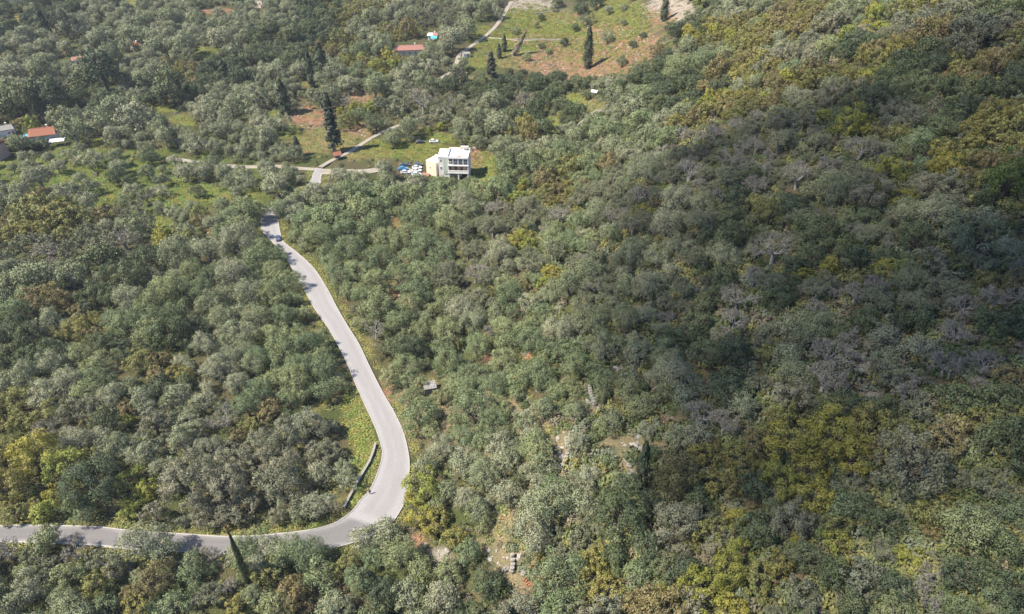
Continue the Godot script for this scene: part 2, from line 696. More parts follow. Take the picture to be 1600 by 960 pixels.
func build_houses() -> void:
	# --- the white three-storey house
	var h := thing("white_house", "white flat-roofed house of three storeys with red-brown balcony doors and sage stair tower", "house", on(-22.4, -271.0, -0.4), -0.06)
	var W := 8.6
	var D := 9.0
	# ground storey: open undercroft behind columns
	part("wall", box(W, 3.3, 5.6), M.white, h, Vector3(0, 1.65, -1.7))
	for x in [-W / 2 + 0.3, 0.0, W / 2 - 0.3]:
		part("column", box(0.5, 3.3, 0.5), M.white, h, Vector3(x, 1.65, D / 2 - 0.3))
	window(h, Vector3(-2.6, 1.7, 1.14), 1.6, 1.5, 0.0, M.white)
	part("garage_door", box(2.6, 2.3, 0.1), M.dark, h, Vector3(2.4, 1.2, 1.14))
	# middle and top storeys
	part("floor_slab", box(W + 0.3, 0.35, D + 0.3), M.white, h, Vector3(0, 3.475, 0))
	part("wall", box(W, 3.0, D - 2.2), M.white, h, Vector3(0, 5.15, -1.1))
	part("side_wall", box(0.3, 3.0, 2.2), M.white, h, Vector3(-W / 2 + 0.15, 5.15, D / 2 - 1.1))
	part("side_wall", box(0.3, 3.0, 2.2), M.white, h, Vector3(W / 2 - 0.15, 5.15, D / 2 - 1.1))
	for i in 3:
		var f := part("balcony_door", box(1.9, 2.3, 0.12), M.red_wood, h, Vector3(-2.6 + i * 2.6, 4.85, D / 2 - 2.2 + 0.07))
		part("pane", box(1.5, 1.9, 0.06), M.cream, f, Vector3(0, 0, 0.06))
		part("door_leaf", box(0.12, 2.2, 0.7), M.red_wood, f, Vector3(-1.05, 0, 0.4))
		part("door_leaf", box(0.12, 2.2, 0.7), M.red_wood, f, Vector3(1.05, 0, 0.4))
	var rail := part("balcony_parapet", box(W, 0.9, 0.16), M.white, h, Vector3(0, 4.1, D / 2))
	part("handrail", box(W, 0.08, 0.24), M.white, rail, Vector3(0, 0.5, 0))
	part("floor_slab", box(W + 0.2, 0.3, D + 0.2), M.white, h, Vector3(0, 6.8, 0))
	part("wall", box(W, 3.0, D - 0.9), M.white, h, Vector3(0, 8.45, -0.45))
	for i in 4:
		var x := -3.15 + i * 2.1
		window(h, Vector3(x, 8.9, D / 2 - 0.86), 1.5, 1.1)
		window(h, Vector3(x, 7.6, D / 2 - 0.86), 1.5, 0.9)
		part("column", box(0.22, 3.0, 0.22), M.white, h, Vector3(x - 1.05, 8.45, D / 2 - 0.1))
	part("column", box(0.22, 3.0, 0.22), M.white, h, Vector3(-3.15 + 7.35, 8.45, D / 2 - 0.1))
	part("roof_slab", box(W + 0.3, 0.3, D + 0.3), M.white, h, Vector3(0, 10.1, 0))
	for s in [[W + 0.3, 0.25, 0.0, -D / 2 - 0.02], [0.25, D - 0.2, -W / 2 - 0.02, 0.0], [0.25, D - 0.2, W / 2 + 0.02, 0.0]]:
		part("parapet", box(s[0], 0.8, s[1]), M.white, h, Vector3(s[2], 10.65, s[3]))
	part("parapet", box(W + 0.3, 0.5, 0.25), M.white, h, Vector3(0, 10.5, D / 2 + 0.02))
	# roof pergola, its beams weathered wood
	var pg := part("roof_frame", box(0.14, 1.7, 0.14), M.wood, h, Vector3(0.6, 11.1, -1.6))
	for q in [[2.9, 0.0], [2.9, -2.4], [0.0, -2.4]]:
		part("frame_post", box(0.14, 1.7, 0.14), M.wood, pg, Vector3(q[0], 0, q[1]))
	for i in 3:
		part("frame_beam", box(3.2, 0.14, 0.14), M.wood, pg, Vector3(1.45, 0.9, -1.2 * i))
	part("awning", box(3.3, 0.06, 1.0), M.white, pg, Vector3(1.45, 1.02, -1.9))
	part("roof_tile_heap", loft([[Vector3(-1, 0, 0.6), Vector3(1, 0, 0.6), Vector3(1, 0, -0.6), Vector3(-1, 0, -0.6)], [Vector3(-0.5, 0.35, 0.3), Vector3(0.6, 0.4, 0.3), Vector3(0.6, 0.35, -0.3), Vector3(-0.5, 0.3, -0.3)]]), M.tile_pink, h, Vector3(0.4, 10.25, 2.6))
	# sage stair tower and cream wing on the left
	part("tower_wall", box(4.4, 9.3, 7.0), M.white, h, Vector3(-W / 2 - 2.2, 4.65, -1.6))
	part("sage_panel", box(2.0, 7.4, 0.12), M.sage, h, Vector3(-W / 2 - 1.3, 5.4, 1.96))
	part("tower_slab", box(4.7, 0.3, 7.3), M.white, h, Vector3(-W / 2 - 2.3, 9.45, -1.6))
	part("tower_parapet", box(4.7, 0.6, 0.2), M.white, h, Vector3(-W / 2 - 2.3, 9.9, -5.1))
	window(h, Vector3(-W / 2 - 3.4, 8.0, 1.95), 0.6, 0.9)
	window(h, Vector3(-W / 2 - 3.4, 4.6, 1.95), 0.6, 0.9)
	var wing := part("wing_wall", box(5.6, 6.4, 6.4), M.cream, h, Vector3(-W / 2 - 6.3, 3.2, -2.6))
	wing.rotation.y = -0.55
	part("wing_parapet", box(5.8, 0.5, 0.2), M.cream, wing, Vector3(0, 3.4, -3.2))
	window(wing, Vector3(-0.6, 0.4, 3.24), 0.6, 0.6)
	window(wing, Vector3(-2.84, 0.6, 0), 0.8, 0.9, -PI / 2)
	part("chimney", box(0.5, 1.4, 0.5), M.white, h, Vector3(-W / 2 - 4.0, 10.2, 0.6))
	part("antenna", cyl(0.04, 0.03, 2.6, 6), M.metal, h, Vector3(1.8, 12.2, -3.6))
	part("terracotta_ramp", box(3.2, 0.5, 3.4), M.tile_pink, h, Vector3(-W / 2 - 10.6, 0.4, 0.4))
	# --- houses among the trees
	cottage("red_roofed_house", "long low house with pinkish red roof and white chimney among olives", -61.8, -424.5, 0.12, 17.0, 6.5, 3.0, 2.0, M.cream, M.tile_pink, 5)
	var wr := cottage("small_house", "small house with half white half red roof above a turquoise sheet", -50.0, -449.5, 0.0, 6.0, 4.0, 2.6, 1.0, M.white, M.white, 2)
	part("red_roof_sheet", box(3.0, 0.08, 2.6), M.tile_pink, wr, Vector3(1.8, 3.75, 1.2)).rotation.x = 0.4
	var tq := thing("turquoise_awning", "turquoise sheet on poles beside the small white and red roof", "awning", on(-49.0, -445.0))
	part("sheet", box(4.0, 0.08, 2.6), M.turquoise, tq, Vector3(0, 2.2, 0)).rotation.x = 0.25
	for s in [-1.8, 1.8]:
		part("pole", cyl(0.06, 0.06, 2.2, 6), M.metal, tq, Vector3(s, 1.1, 1.1))
		part("pole", cyl(0.06, 0.06, 2.6, 6), M.metal, tq, Vector3(s, 1.3, -1.1))
	cottage("orange_roofed_house", "house with bright orange tiled roof beside the dark round tree", -224.5, -313.5, 0.35, 11.0, 8.0, 3.4, 2.4, M.white, M.tile, 3)
	var pk := cottage("pink_house", "tall pink-walled house with orange eaves at the paved yard", -236.5, -292.5, -0.1, 10.0, 8.0, 6.6, 1.8, M.pink, M.tile, 2)
	window(pk, Vector3(2.0, 2.0, 4.04), 0.9, 1.1)
	cottage("grey_roofed_house", "low house with grey roof behind the pink-walled house", -246.5, -318.0, 0.5, 9.0, 6.0, 3.0, 1.4, M.white, M.concrete, 2)
	var aw := thing("slatted_awning", "white slatted awning on posts beside the orange-roofed house", "awning", on(-214.5, -306.5), 0.35)
	for i in 12:
		part("slat", box(0.46, 0.06, 4.6), M.white, aw, Vector3(-3.0 + i * 0.54, 2.6, 0))
	for s in [[-3.0, 2.2], [3.0, 2.2], [-3.0, -2.2], [3.0, -2.2]]:
		part("post", box(0.14, 2.6, 0.14), M.white, aw, Vector3(s[0], 1.3, s[1]))
	part("beam", box(6.6, 0.16, 0.14), M.white, aw, Vector3(0, 2.48, 2.2))
	part("beam", box(6.6, 0.16, 0.14), M.white, aw, Vector3(0, 2.48, -2.2))
	cottage("top_house", "tan-walled house with white flat-pitched roof beyond the far grove", -179.0, -514.5, -0.2, 11.0, 8.0, 6.0, 0.9, M.cream, M.white, 3)
	cottage("cream_house", "cream house with reddish roof half hidden in the far olive grove", -254.0, -416.5, 0.5, 15.0, 6.0, 3.2, 1.4, M.cream, M.tile_pink, 3)
	cottage("small_cream_house", "small cream house with orange roof deep in the far olive grove", -233.5, -438.0, -0.8, 6.5, 5.0, 3.4, 1.4, M.cream, M.tile, 1)
	cottage("hill_foot_house", "white house at the edge of the far grove with the tall dark cypresses", -350.0, -518.0, 0.3, 10.0, 7.0, 4.0, 1.2, M.white, M.white, 2)
	cottage("tan_house", "tan house with brown tiled roof beside the far white house", -362.0, -509.0, 0.6, 8.0, 6.0, 4.2, 1.6, M.cream, M.tile_pink, 2)
	# small tiled shelter at the fork
	var k := thing("tiled_shelter", "tiny open shelter with steep terracotta roof at the track fork", "shelter", on(-79.6, -292.6), 0.5)
	for s in [[-1.1, 1.0], [1.1, 1.0], [-1.1, -1.0], [1.1, -1.0]]:
		part("post", box(0.22, 2.2, 0.22), M.concrete, k, Vector3(s[0], 1.1, s[1]))
	part("back_wall", box(2.2, 2.0, 0.2), M.concrete, k, Vector3(0, 1.0, -1.0))
	part("roof", gable(3.4, 3.0, 1.4), M.tile, k, Vector3(0, 2.35, 0))
	for q in [[-82.0, -293.0], [-80.9, -294.6]]:
		var pole := thing("pole", "thin pale pole beside the tiny tiled shelter", "pole", on(q[0], q[1], -0.2), 0.0, "poles by the shelter")
		part("shaft", cyl(0.11, 0.08, 5.2, 8), M.concrete, pole, Vector3(0, 2.6, 0))
		part("arm", box(0.7, 0.08, 0.08), M.metal, pole, Vector3(0, 4.9, 0))
	var sh := thing("white_shed", "small white lean-to shed beside the dirt track", "shed", on(-27.6, -424.0), 0.2)
	part("wall", box(4.2, 2.3, 3.0), M.white, sh, Vector3(0, 1.15, 0))
	part("roof", box(4.7, 0.12, 3.5), M.concrete, sh, Vector3(0, 2.42, 0)).rotation.x = 0.12
	part("door", box(0.9, 1.9, 0.08), M.wood, sh, Vector3(0.9, 0.95, 1.53))
	sh = thing("white_roofed_shed", "tiny shed with bright white sheet roof on a grassy plot", "shed", on(40.1, -331.5), -0.4)
	part("wall", box(2.8, 1.7, 1.7), M.concrete, sh, Vector3(0, 0.85, 0))
	part("roof", box(3.3, 0.1, 2.2), M.white, sh, Vector3(0, 1.82, 0)).rotation.x = 0.28
	part("door", box(0.7, 1.4, 0.08), M.wood, sh, Vector3(0.5, 0.7, 0.88))


# ---------------------------------------------------------------- cars
func car_mesh_rings(st: Array) -> Array:
	var rings := []
	for s in st:                      # along, half width, sill, belt
		var x: float = s[0]
		var w: float = s[1]
		var lo: float = s[2]
		var hi: float = s[3]
		var m := (lo + hi) / 2.0
		rings.append([Vector3(x, lo, w * 0.9), Vector3(x, lo + 0.12, w), Vector3(x, m + 0.1, w), Vector3(x, hi, w * 0.93), Vector3(x, hi, -w * 0.93), Vector3(x, m + 0.1, -w), Vector3(x, lo + 0.12, -w), Vector3(x, lo, -w * 0.9)])
	return rings


func car(label: String, paint: Color, x: float, z: float, turn: float, lift := 0.0) -> void:
	var o := thing("parked_car" if not label.contains("driving") else "car", label, "car", on(x, z, 0.1 + lift), turn, "cars")
	var pm := mat(paint, 0.28, 0.5)
	pm.clearcoat_enabled = true
	pm.clearcoat = 0.6
	pm.clearcoat_roughness = 0.1
	part("body", loft(car_mesh_rings([[-2.15, 0.66, 0.42, 0.66], [-2.05, 0.8, 0.3, 0.82], [-1.4, 0.86, 0.26, 0.92], [0.0, 0.87, 0.25, 0.93], [1.2, 0.86, 0.26, 0.90], [1.95, 0.8, 0.3, 0.74], [2.15, 0.64, 0.4, 0.6]])), pm, o)
	var cab := []
	for s in [[-1.85, 0.74, 0.88], [-1.25, 0.62, 1.42], [0.25, 0.62, 1.46], [1.0, 0.74, 0.90]]:
		cab.append([Vector3(s[0], 0.86, 0.78), Vector3(s[0], s[2], s[1]), Vector3(s[0], s[2], -s[1]), Vector3(s[0], 0.86, -0.78)])
	part("windows", loft(cab), M.glass, o)
	part("roof", loft([[Vector3(-1.3, 1.41, 0.6), Vector3(0.22, 1.45, 0.6), Vector3(0.22, 1.45, -0.6), Vector3(-1.3, 1.41, -0.6)], [Vector3(-1.15, 1.5, 0.48), Vector3(0.05, 1.52, 0.48), Vector3(0.05, 1.52, -0.48), Vector3(-1.15, 1.5, -0.48)]]), pm, o)
	for s in [-1, 1]:
		part("pillar", box(0.1, 0.6, 0.06), pm, o, Vector3(-0.45, 1.17, s * 0.71)).rotation.x = -s * 0.26
		part("headlight", box(0.1, 0.14, 0.34), M.lamp, o, Vector3(2.06, 0.62, s * 0.5))
		part("tail_light", box(0.1, 0.16, 0.3), M.tail, o, Vector3(-2.1, 0.68, s * 0.52))
		part("mirror", box(0.16, 0.14, 0.2), pm, o, Vector3(0.72, 0.98, s * 0.93))
		for a in [-1.32, 1.35]:
			var wheel := part("wheel", cyl(0.33, 0.33, 0.2, 16), M.rubber, o, Vector3(a, 0.33, s * 0.8))
			wheel.rotation.x = PI / 2
			part("rim", cyl(0.2, 0.2, 0.22, 10), M.metal, wheel)


func build_cars() -> void:
	var white := lin(0.78, 0.78, 0.77)
	car("dark blue hatchback driving along the shaded upper stretch of the road", lin(0.02, 0.045, 0.10), -87.6, -221.8, 1.95, 0.04)
	car("navy car in the back row of parked cars beside the house", lin(0.02, 0.03, 0.06), -47.9, -284.6, 0.05)
	car("bright blue car parked between two other cars by the house", lin(0.02, 0.22, 0.55), -48.3, -280.6, 0.12)
	car("silvery white car parked in front of the bright blue car", lin(0.62, 0.66, 0.70), -46.6, -276.6, 0.05)
	car("charcoal car in the back row next to the navy car", lin(0.06, 0.065, 0.075), -42.3, -285.0, -0.05)
	car("white car parked in front of the charcoal car", white, -42.2, -281.6, 0.02)
	car("white car in the middle of the nose-to-tail parked column", white, -42.0, -278.4, 0.03)
	car("pale green-grey car parked foremost at the curved driveway", lin(0.60, 0.66, 0.58), -41.6, -274.6, 0.05)
	car("dark maroon car on the driveway loop below the house", lin(0.10, 0.03, 0.04), -37.6, -269.4, 0.1)
	car("white car alone on the grass above the white house", white, -37.1, -308.4, 0.08)
	car("dark car under the tree beside the lone white car", lin(0.025, 0.03, 0.045), -43.6, -307.6, 0.3)


# ---------------------------------------------------------------- small things
func build_small_things() -> void:
	var o := thing("water_tank", "low concrete water tank among olives above the road", "water tank", on(-22.1, -136.0, -0.2), 0.25)
	part("basin", box(3.2, 2.0, 3.0), M.concrete, o, Vector3(0, 1.0, 0))
	part("lid", box(3.4, 0.18, 3.2), M.concrete, o, Vector3(0, 2.09, 0))
	part("hatch", box(0.8, 0.12, 0.8), M.metal, o, Vector3(0.7, 2.24, 0.5))
	part("pipe", cyl(0.08, 0.08, 1.6, 8), M.metal, o, Vector3(-1.75, 0.9, 0.6))
	var t := thing("tile_stack", "small heap of orange terracotta tiles in the stony clearing", "tile stack", on(2.9, -73.2), 0.6)
	for i in 10:
		var b := part("tile", box(0.9, 0.16, 0.34), M.tile, t, Vector3(0.15 * (i % 2), 0.1 + 0.17 * (i / 4), -0.85 + 0.5 * (i % 4)))
		b.rotation.y = rng.randf_range(-0.2, 0.2)
	var u := thing("parasol", "turquoise parasol in the yard beside the orange-roofed house", "parasol", on(-232.5, -313.0))
	part("pole", cyl(0.05, 0.05, 2.6, 6), M.metal, u, Vector3(0, 1.3, 0))
	part("canopy", cyl(1.9, 0.05, 0.7, 8), M.blue_cloth, u, Vector3(0, 2.7, 0))
	part("base", cyl(0.4, 0.35, 0.15, 10), M.concrete, u, Vector3(0, 0.08, 0))
	# paved yard
	var V := PackedVector3Array()
	var N := PackedVector3Array()
	var C := PackedColorArray()
	var I := PackedInt32Array()
	for j in 8:
		for i in 10:
			var x := -241.0 + i * 2.4
			var z := -299.0 - j * 1.6
			V.append(on(x, z, 0.12))
			N.append(Vector3.UP)
			C.append(Color(0.55, 0.52, 0.47) * (1.0 + 0.1 * fine.get_noise_2d(x * 3, z * 3)))
	for j in 7:
		for i in 9:
			var k := j * 10 + i
			I.append_array([k, k + 1, k + 10, k + 1, k + 11, k + 10])
	setting("paved_yard", arrays(V, N, C, I), M.track)


# ---------------------------------------------------------------- trees
const KIND := {
	"o": {"name": "olive_tree", "cat": "olive tree", "say": ["silvery olive tree", "grey-green olive tree", "pale olive tree"], "group": "silvery olive trees", "tall": 0.82, "leaf": 0.36, "n": 20, "lobe": [0.22, 0.47], "flat": 0.80, "airy": 0.26, "col": [Color(0.217, 0.238, 0.142), Color(0.183, 0.207, 0.114), Color(0.243, 0.252, 0.160)]},
	"g": {"name": "green_olive_tree", "cat": "olive tree", "say": ["leafy green olive tree", "deep green olive tree", "light green olive tree"], "group": "green olive trees", "tall": 0.84, "leaf": 0.36, "n": 20, "lobe": [0.22, 0.47], "flat": 0.82, "airy": 0.22, "col": [Color(0.174, 0.212, 0.102), Color(0.143, 0.182, 0.092), Color(0.206, 0.232, 0.110)]},
	"h": {"name": "holm_oak", "cat": "oak tree", "say": ["dark evergreen oak", "deep green dense oak", "blackish green oak"], "group": "dark evergreen oaks", "tall": 0.85, "leaf": 0.40, "n": 20, "lobe": [0.27, 0.42], "flat": 0.85, "airy": 0.12, "col": [Color(0.085, 0.110, 0.052), Color(0.110, 0.130, 0.062), Color(0.070, 0.092, 0.050)]},
	"l": {"name": "grey_oak", "cat": "oak tree", "say": ["grey-leaved dense oak", "bluish grey oak", "ashen green oak"], "group": "grey-leaved oaks", "tall": 0.85, "leaf": 0.36, "n": 22, "lobe": [0.2, 0.34], "flat": 0.85, "airy": 0.13, "col": [Color(0.180, 0.182, 0.118), Color(0.155, 0.165, 0.112), Color(0.202, 0.195, 0.130)]},
	"y": {"name": "golden_oak", "cat": "oak tree", "say": ["golden olive-coloured oak", "brownish gold oak", "yellowing oak"], "group": "golden oaks", "tall": 0.8, "leaf": 0.38, "n": 20, "lobe": [0.2, 0.36], "flat": 0.82, "airy": 0.13, "col": [Color(0.205, 0.190, 0.056), Color(0.190, 0.160, 0.072), Color(0.180, 0.182, 0.062)]},
	"v": {"name": "yellow_green_tree", "cat": "tree", "say": ["vivid yellow-green tree", "bright lime-coloured tree", "fresh green-gold tree"], "group": "yellow-green trees", "tall": 0.8, "leaf": 0.38, "n": 20, "lobe": [0.2, 0.36], "flat": 0.82, "airy": 0.13, "col": [Color(0.235, 0.240, 0.048), Color(0.205, 0.230, 0.050), Color(0.270, 0.250, 0.052)]},
	"b": {"name": "bare_tree", "cat": "tree", "say": ["half-bare grey tree", "thin whitish-twigged tree", "pale leafless tree"], "group": "half-bare grey trees", "tall": 0.78, "leaf": 0.34, "n": 16, "lobe": [0.22, 0.36], "flat": 0.8, "airy": 0.3, "col": [Color(0.195, 0.205, 0.120), Color(0.175, 0.190, 0.108), Color(0.220, 0.205, 0.145)]},
}
var crowns := {}
var leaves := {}
var grid := {}


class Leafage:
	var V := PackedVector3Array()
	var N := PackedVector3Array()
	var C := PackedColorArray()
	var I := PackedInt32Array()

	# one spray: a pointed rhombus with its own tint
	func leaf(p: Vector3, n: Vector3, shade: Vector3, along: Vector3, l: float, w: float, c: Color) -> void:
		var a := (along - n * along.dot(n))
		a = a.normalized() if a.length() > 0.01 else n.cross(Vector3(0.3, 0.9, 0.2)).normalized()
		var b := n.cross(a)
		var k := V.size()
		V.append(p - a * l * 0.5)
		V.append(p + b * w * 0.5 + n * l * 0.08)
		V.append(p + a * l * 0.5)
		V.append(p - b * w * 0.5 + n * l * 0.08)
		for q in 4:
			N.append(shade)
			C.append(c)
		I.append_array([k, k + 1, k + 2, k, k + 2, k + 3])

	func tube(p: Vector3, q: Vector3, r0: float, r1: float, sides: int, c: Color) -> void:
		var d := (q - p).normalized()
		var u := d.cross(Vector3(0.21, 0.3, 0.93)).normalized()
		var v := d.cross(u)
		var k := V.size()
		for e in 2:
			for s in sides:
				var o := u * cos(TAU * s / sides) + v * sin(TAU * s / sides)
				V.append((p if e == 0 else q) + o * (r0 if e == 0 else r1))
				N.append(o)
				C.append(c)
		for s in sides:
			var t := (s + 1) % sides
			I.append_array([k + s, k + sides + s, k + t, k + t, k + sides + s, k + sides + t])


func ball(r: RandomNumberGenerator) -> Vector3:
	while true:
		var v := Vector3(r.randf_range(-1, 1), r.randf_range(-1, 1), r.randf_range(-1, 1))
		if v.length_squared() < 1.0 and v.length_squared() > 0.01:
			return v.normalized()
	return Vector3.UP


# branches fork down to twigs; their ends are gathered
func fork(L: Leafage, r: RandomNumberGenerator, p: Vector3, d: Vector3, len: float, rad: float, deep: int, ends: Array, c: Color) -> void:
	var mid := p + d * len * 0.55 + ball(r) * len * 0.12
	var end := p + d * len + ball(r) * len * 0.16
	L.tube(p, mid, rad, rad * 0.8, 5 if rad > 0.09 else 3, c)
	L.tube(mid, end, rad * 0.8, rad * 0.55, 5 if rad > 0.09 else 3, c)
	if deep == 0:
		ends.append(end)
		return
	for i in (3 if deep > 1 else 4):
		var nd := (d + ball(r) * 0.8 + Vector3(0, 0.12, 0)).normalized()
		fork(L, r, mid.lerp(end, r.randf_range(0.3, 1.0)), nd, len * r.randf_range(0.55, 0.8), maxf(rad * 0.62, 0.03 if deep < 3 else 0.04), deep - 1, ends, c)


# [trunk and limbs, foliage] of a tree whose crown is `wide` metres across; base at the origin
func tree_shape(kind: String, sd: int, wide: float, leaf: float, count: int) -> Array:
	var k: Dictionary = KIND[kind]
	var r := RandomNumberGenerator.new()
	r.seed = hash(kind) + sd * 131
	var T := Leafage.new()
	var L := Leafage.new()
	var R := wide / 2.0
	var tall: float = wide * k.tall * r.randf_range(0.92, 1.08)
	var flat: float = k.flat
	var mid := Vector3(0, tall - R * flat, 0)
	var bark := Color(1, 1, 1)
	var stretch := Vector3(r.randf_range(0.76, 1.2), r.randf_range(0.9, 1.15), r.randf_range(0.76, 1.2))
	var lobes := []
	var n: int = k.n
	for i in n:
		var y := 1.0 - 1.55 * (i + 0.5) / n
		var s := sqrt(maxf(0.0, 1.0 - y * y))
		var a := i * 2.39996 + r.randf_range(-0.5, 0.5)
		var dir := Vector3(cos(a) * s, y, sin(a) * s)
		var lr: float = R * r.randf_range(k.lobe[0], k.lobe[1])
		var c := mid + dir * Vector3(1, flat, 1) * stretch * (R - lr) * r.randf_range(0.52, 1.26)
		lobes.append([c, lr, dir])
	# trunk and limbs
	var foot := Vector3(0, -0.5, 0)
	var crotch := Vector3(r.randf_range(-0.3, 0.3), tall * 0.26, r.randf_range(-0.3, 0.3))
	var rad := 0.028 * wide + 0.08
	T.tube(foot, crotch * 0.5, rad * 1.35, rad * 1.05, 7, bark)
	T.tube(crotch * 0.5, crotch, rad * 1.05, rad * 0.9, 7, bark)
	if kind == "b":
		var ends := []
		for i in 7:
			var a := i * TAU / 7.0 + r.randf_range(-0.4, 0.4)
			var d := Vector3(cos(a), r.randf_range(0.45, 1.3), sin(a)).normalized()
			fork(T, r, crotch, d, R * r.randf_range(0.32, 0.46), 0.0125 * wide, 4 if wide != 9.0 else 3, ends, bark)
		for e in ends:
			for q in int(count / float(ends.size())) + 1:
				if r.randf() < 0.9:
					var nn: Vector3 = (ball(r) + (e - mid).normalized() * 0.8).normalized()
					var v := r.randf_range(0.65, 1.25)
					L.leaf(e + ball(r) * R * 0.13 * r.randf(), nn, nn, ball(r), leaf, leaf * 0.45, Color(v, v, v * r.randf_range(0.85, 1.1)))
		return [arrays(T.V, T.N, T.C, T.I), arrays(L.V, L.N, L.C, L.I)]
	for i in range(0, n, 2):
		var c: Vector3 = lobes[i][0]
		var knee := crotch.lerp(c, 0.5) + Vector3(0, 0.06 * tall, 0) + ball(r) * 0.2
		T.tube(crotch, knee, rad * 0.5, rad * 0.32, 5, bark)
		T.tube(knee, c, rad * 0.32, rad * 0.12, 4, bark)
	var area := 0.0
	for lb in lobes:
		area += lb[1] * lb[1]
	for lb in lobes:
		var c: Vector3 = lb[0]
		var lr: float = lb[1]
		var hue := r.randf_range(0.86, 1.14)
		var warm := r.randf_range(0.92, 1.08)
		# smaller tufts make up the lobe's outline
		var tufts := []
		for t in 9:
			var u: Vector3 = (ball(r) + lb[2] * 0.7 + Vector3(0, 0.35, 0)).normalized()
			tufts.append([c + u * lr * r.randf_range(0.55, 0.85), lr * r.randf_range(0.34, 0.55)])
		for q in int(count * lr * lr / area):
			var tf: Array = tufts[r.randi() % 9]
			var u: Vector3 = (ball(r) + lb[2] * 0.35 + Vector3(0, 0.2, 0)).normalized()
			var p: Vector3 = tf[0] + u * tf[1] * (0.6 + 0.45 * sqrt(r.randf()))
			if r.randf() < k.airy:
				p += ball(r) * lr * 0.45
			var out: Vector3 = (u * 0.7 + (p - c).normalized() * 0.5).normalized()
			var nn: Vector3 = (out * 0.75 + ball(r) * 0.85).normalized()
			var v := hue * r.randf_range(0.72, 1.28)
			L.leaf(p, nn, (nn * 0.55 + out * 0.6).normalized(), ball(r) + Vector3(0, 0.5, 0), leaf * r.randf_range(0.7, 1.35), leaf * r.randf_range(0.34, 0.6), Color(v * warm, v, v * r.randf_range(0.85, 1.1)))
	return [arrays(T.V, T.N, T.C, T.I), arrays(L.V, L.N, L.C, L.I)]


func spire_shape(kind: String, sd: int) -> Array:         # height 10, width 2
	var r := RandomNumberGenerator.new()
	r.seed = 900 + sd
	var T := Leafage.new()
	var L := Leafage.new()
	T.tube(Vector3(0, -0.6, 0), Vector3(0, 6, 0), 0.22, 0.06, 6, Color.WHITE)
	var n := 4200 if kind == "k" else 3000
	var arms := []
	for i in 46:
		var f := pow((i + 0.5) / 46.0, 0.8)
		arms.append([0.6 + f * 9.0, i * 2.4 + r.randf_range(-0.4, 0.4), r.randf_range(0.55, 1.15)])
	for i in n:
		var p: Vector3
		var out: Vector3
		if kind == "k":
			var a: Array = arms[r.randi() % 46]
			var f: float = a[0] / 10.0
			var reach: float = (1.0 - pow(f, 1.4)) * a[2] * 1.0 + 0.08
			var u := sqrt(r.randf()) * reach
			p = Vector3(cos(a[1]) * u, a[0] + 0.25 * u, sin(a[1]) * u) + ball(r) * Vector3(0.2, 0.35, 0.2) * (0.4 + reach)
			out = Vector3(cos(a[1]), 0.8, sin(a[1])).normalized()
		else:
			var f := r.randf()
			var prof := pow(sin(PI * pow(f * 0.93 + 0.05, 0.62)), 0.7)
			var a := r.randf() * TAU
			var lump := 1.0 + 0.24 * sin(a * 3.0 + f * 19.0 + sd) + 0.16 * sin(a * 5.0 - f * 31.0)
			var u := prof * lump * (0.62 + 0.5 * r.randf())
			p = Vector3(cos(a) * u, 0.3 + f * 9.7, sin(a) * u)
			out = Vector3(cos(a), 0.25, sin(a)).normalized()
		var nn := (out + ball(r) * 0.7).normalized()
		var v := r.randf_range(0.6, 1.35)
		L.leaf(p, nn, (nn + out * 0.5).normalized(), Vector3(0, 1, 0) + ball(r) * (0.4 if kind != "k" else 1.2), 0.42 * r.randf_range(0.7, 1.3), 0.17, Color(v, v, v))
	return [arrays(T.V, T.N, T.C, T.I), arrays(L.V, L.N, L.C, L.I)]


func leaf_material(c: Color) -> StandardMaterial3D:
	if not leaves.has(c):
		var m := mat(c.linear_to_srgb(), 0.62, 0.35, true)
		m.backlight_enabled = true
		m.backlight = Color(0.24, 0.26, 0.14)
		leaves[c] = m
	return leaves[c]


# shapes by crown size and distance: [reference width, spray size, sprays, variants]
const GRADES := [[6.0, 0.8, 2800, 4], [10.0, 0.9, 6000, 4], [15.0, 1.05, 10500, 2], [9.0, 1.25, 3000, 4]]


func shape_for(kind: String, wide: float, near: bool, pick: int) -> Array:
	var gi := 3 if not near else 0 if wide < 7.5 else 1 if wide < 12.5 else 2
	var g: Array = GRADES[gi]
	var v: int = pick % g[3]
	var key := "%s%d%d" % [kind, gi, v]
	if not crowns.has(key):
		crowns[key] = tree_shape(kind, gi * 10 + v, g[0], KIND[kind].leaf * g[1], int(g[2] * ((0.85 if v % 2 == 0 else 0.16) if kind == "b" else 1.0)))
	return [crowns[key][0], crowns[key][1], g[0]]


func free_spot(x: float, z: float, r: float, near := 0.66) -> bool:
	var ci := int(floor(x / 12.0))
	var cj := int(floor(z / 12.0))
	for a in range(ci - 1, ci + 2):
		for b in range(cj - 1, cj + 2):
			for t in grid.get(Vector2i(a, b), []):
				if Vector2(t[0] - x, t[1] - z).length() < near * (t[2] + r):
					return false
	return true


func occupy(x: float, z: float, r: float) -> void:
	var c := Vector2i(int(floor(x / 12.0)), int(floor(z / 12.0)))
	if not grid.has(c):
		grid[c] = []
	grid[c].append([x, z, r])


func road_gap(x: float, z: float) -> float:
	var best := 99.0
	for i in range(0, road_mid.size(), 2):
		var s: Array = road_mid[i]
		best = minf(best, Vector2(s[0].x - x, s[0].z - z).length() - s[2])
	for k in lanes:
		for i in range(0, lanes[k].size(), 2):
			var s: Array = lanes[k][i]
			best = minf(best, Vector2(s[0].x - x, s[0].z - z).length() - s[2])
	return best


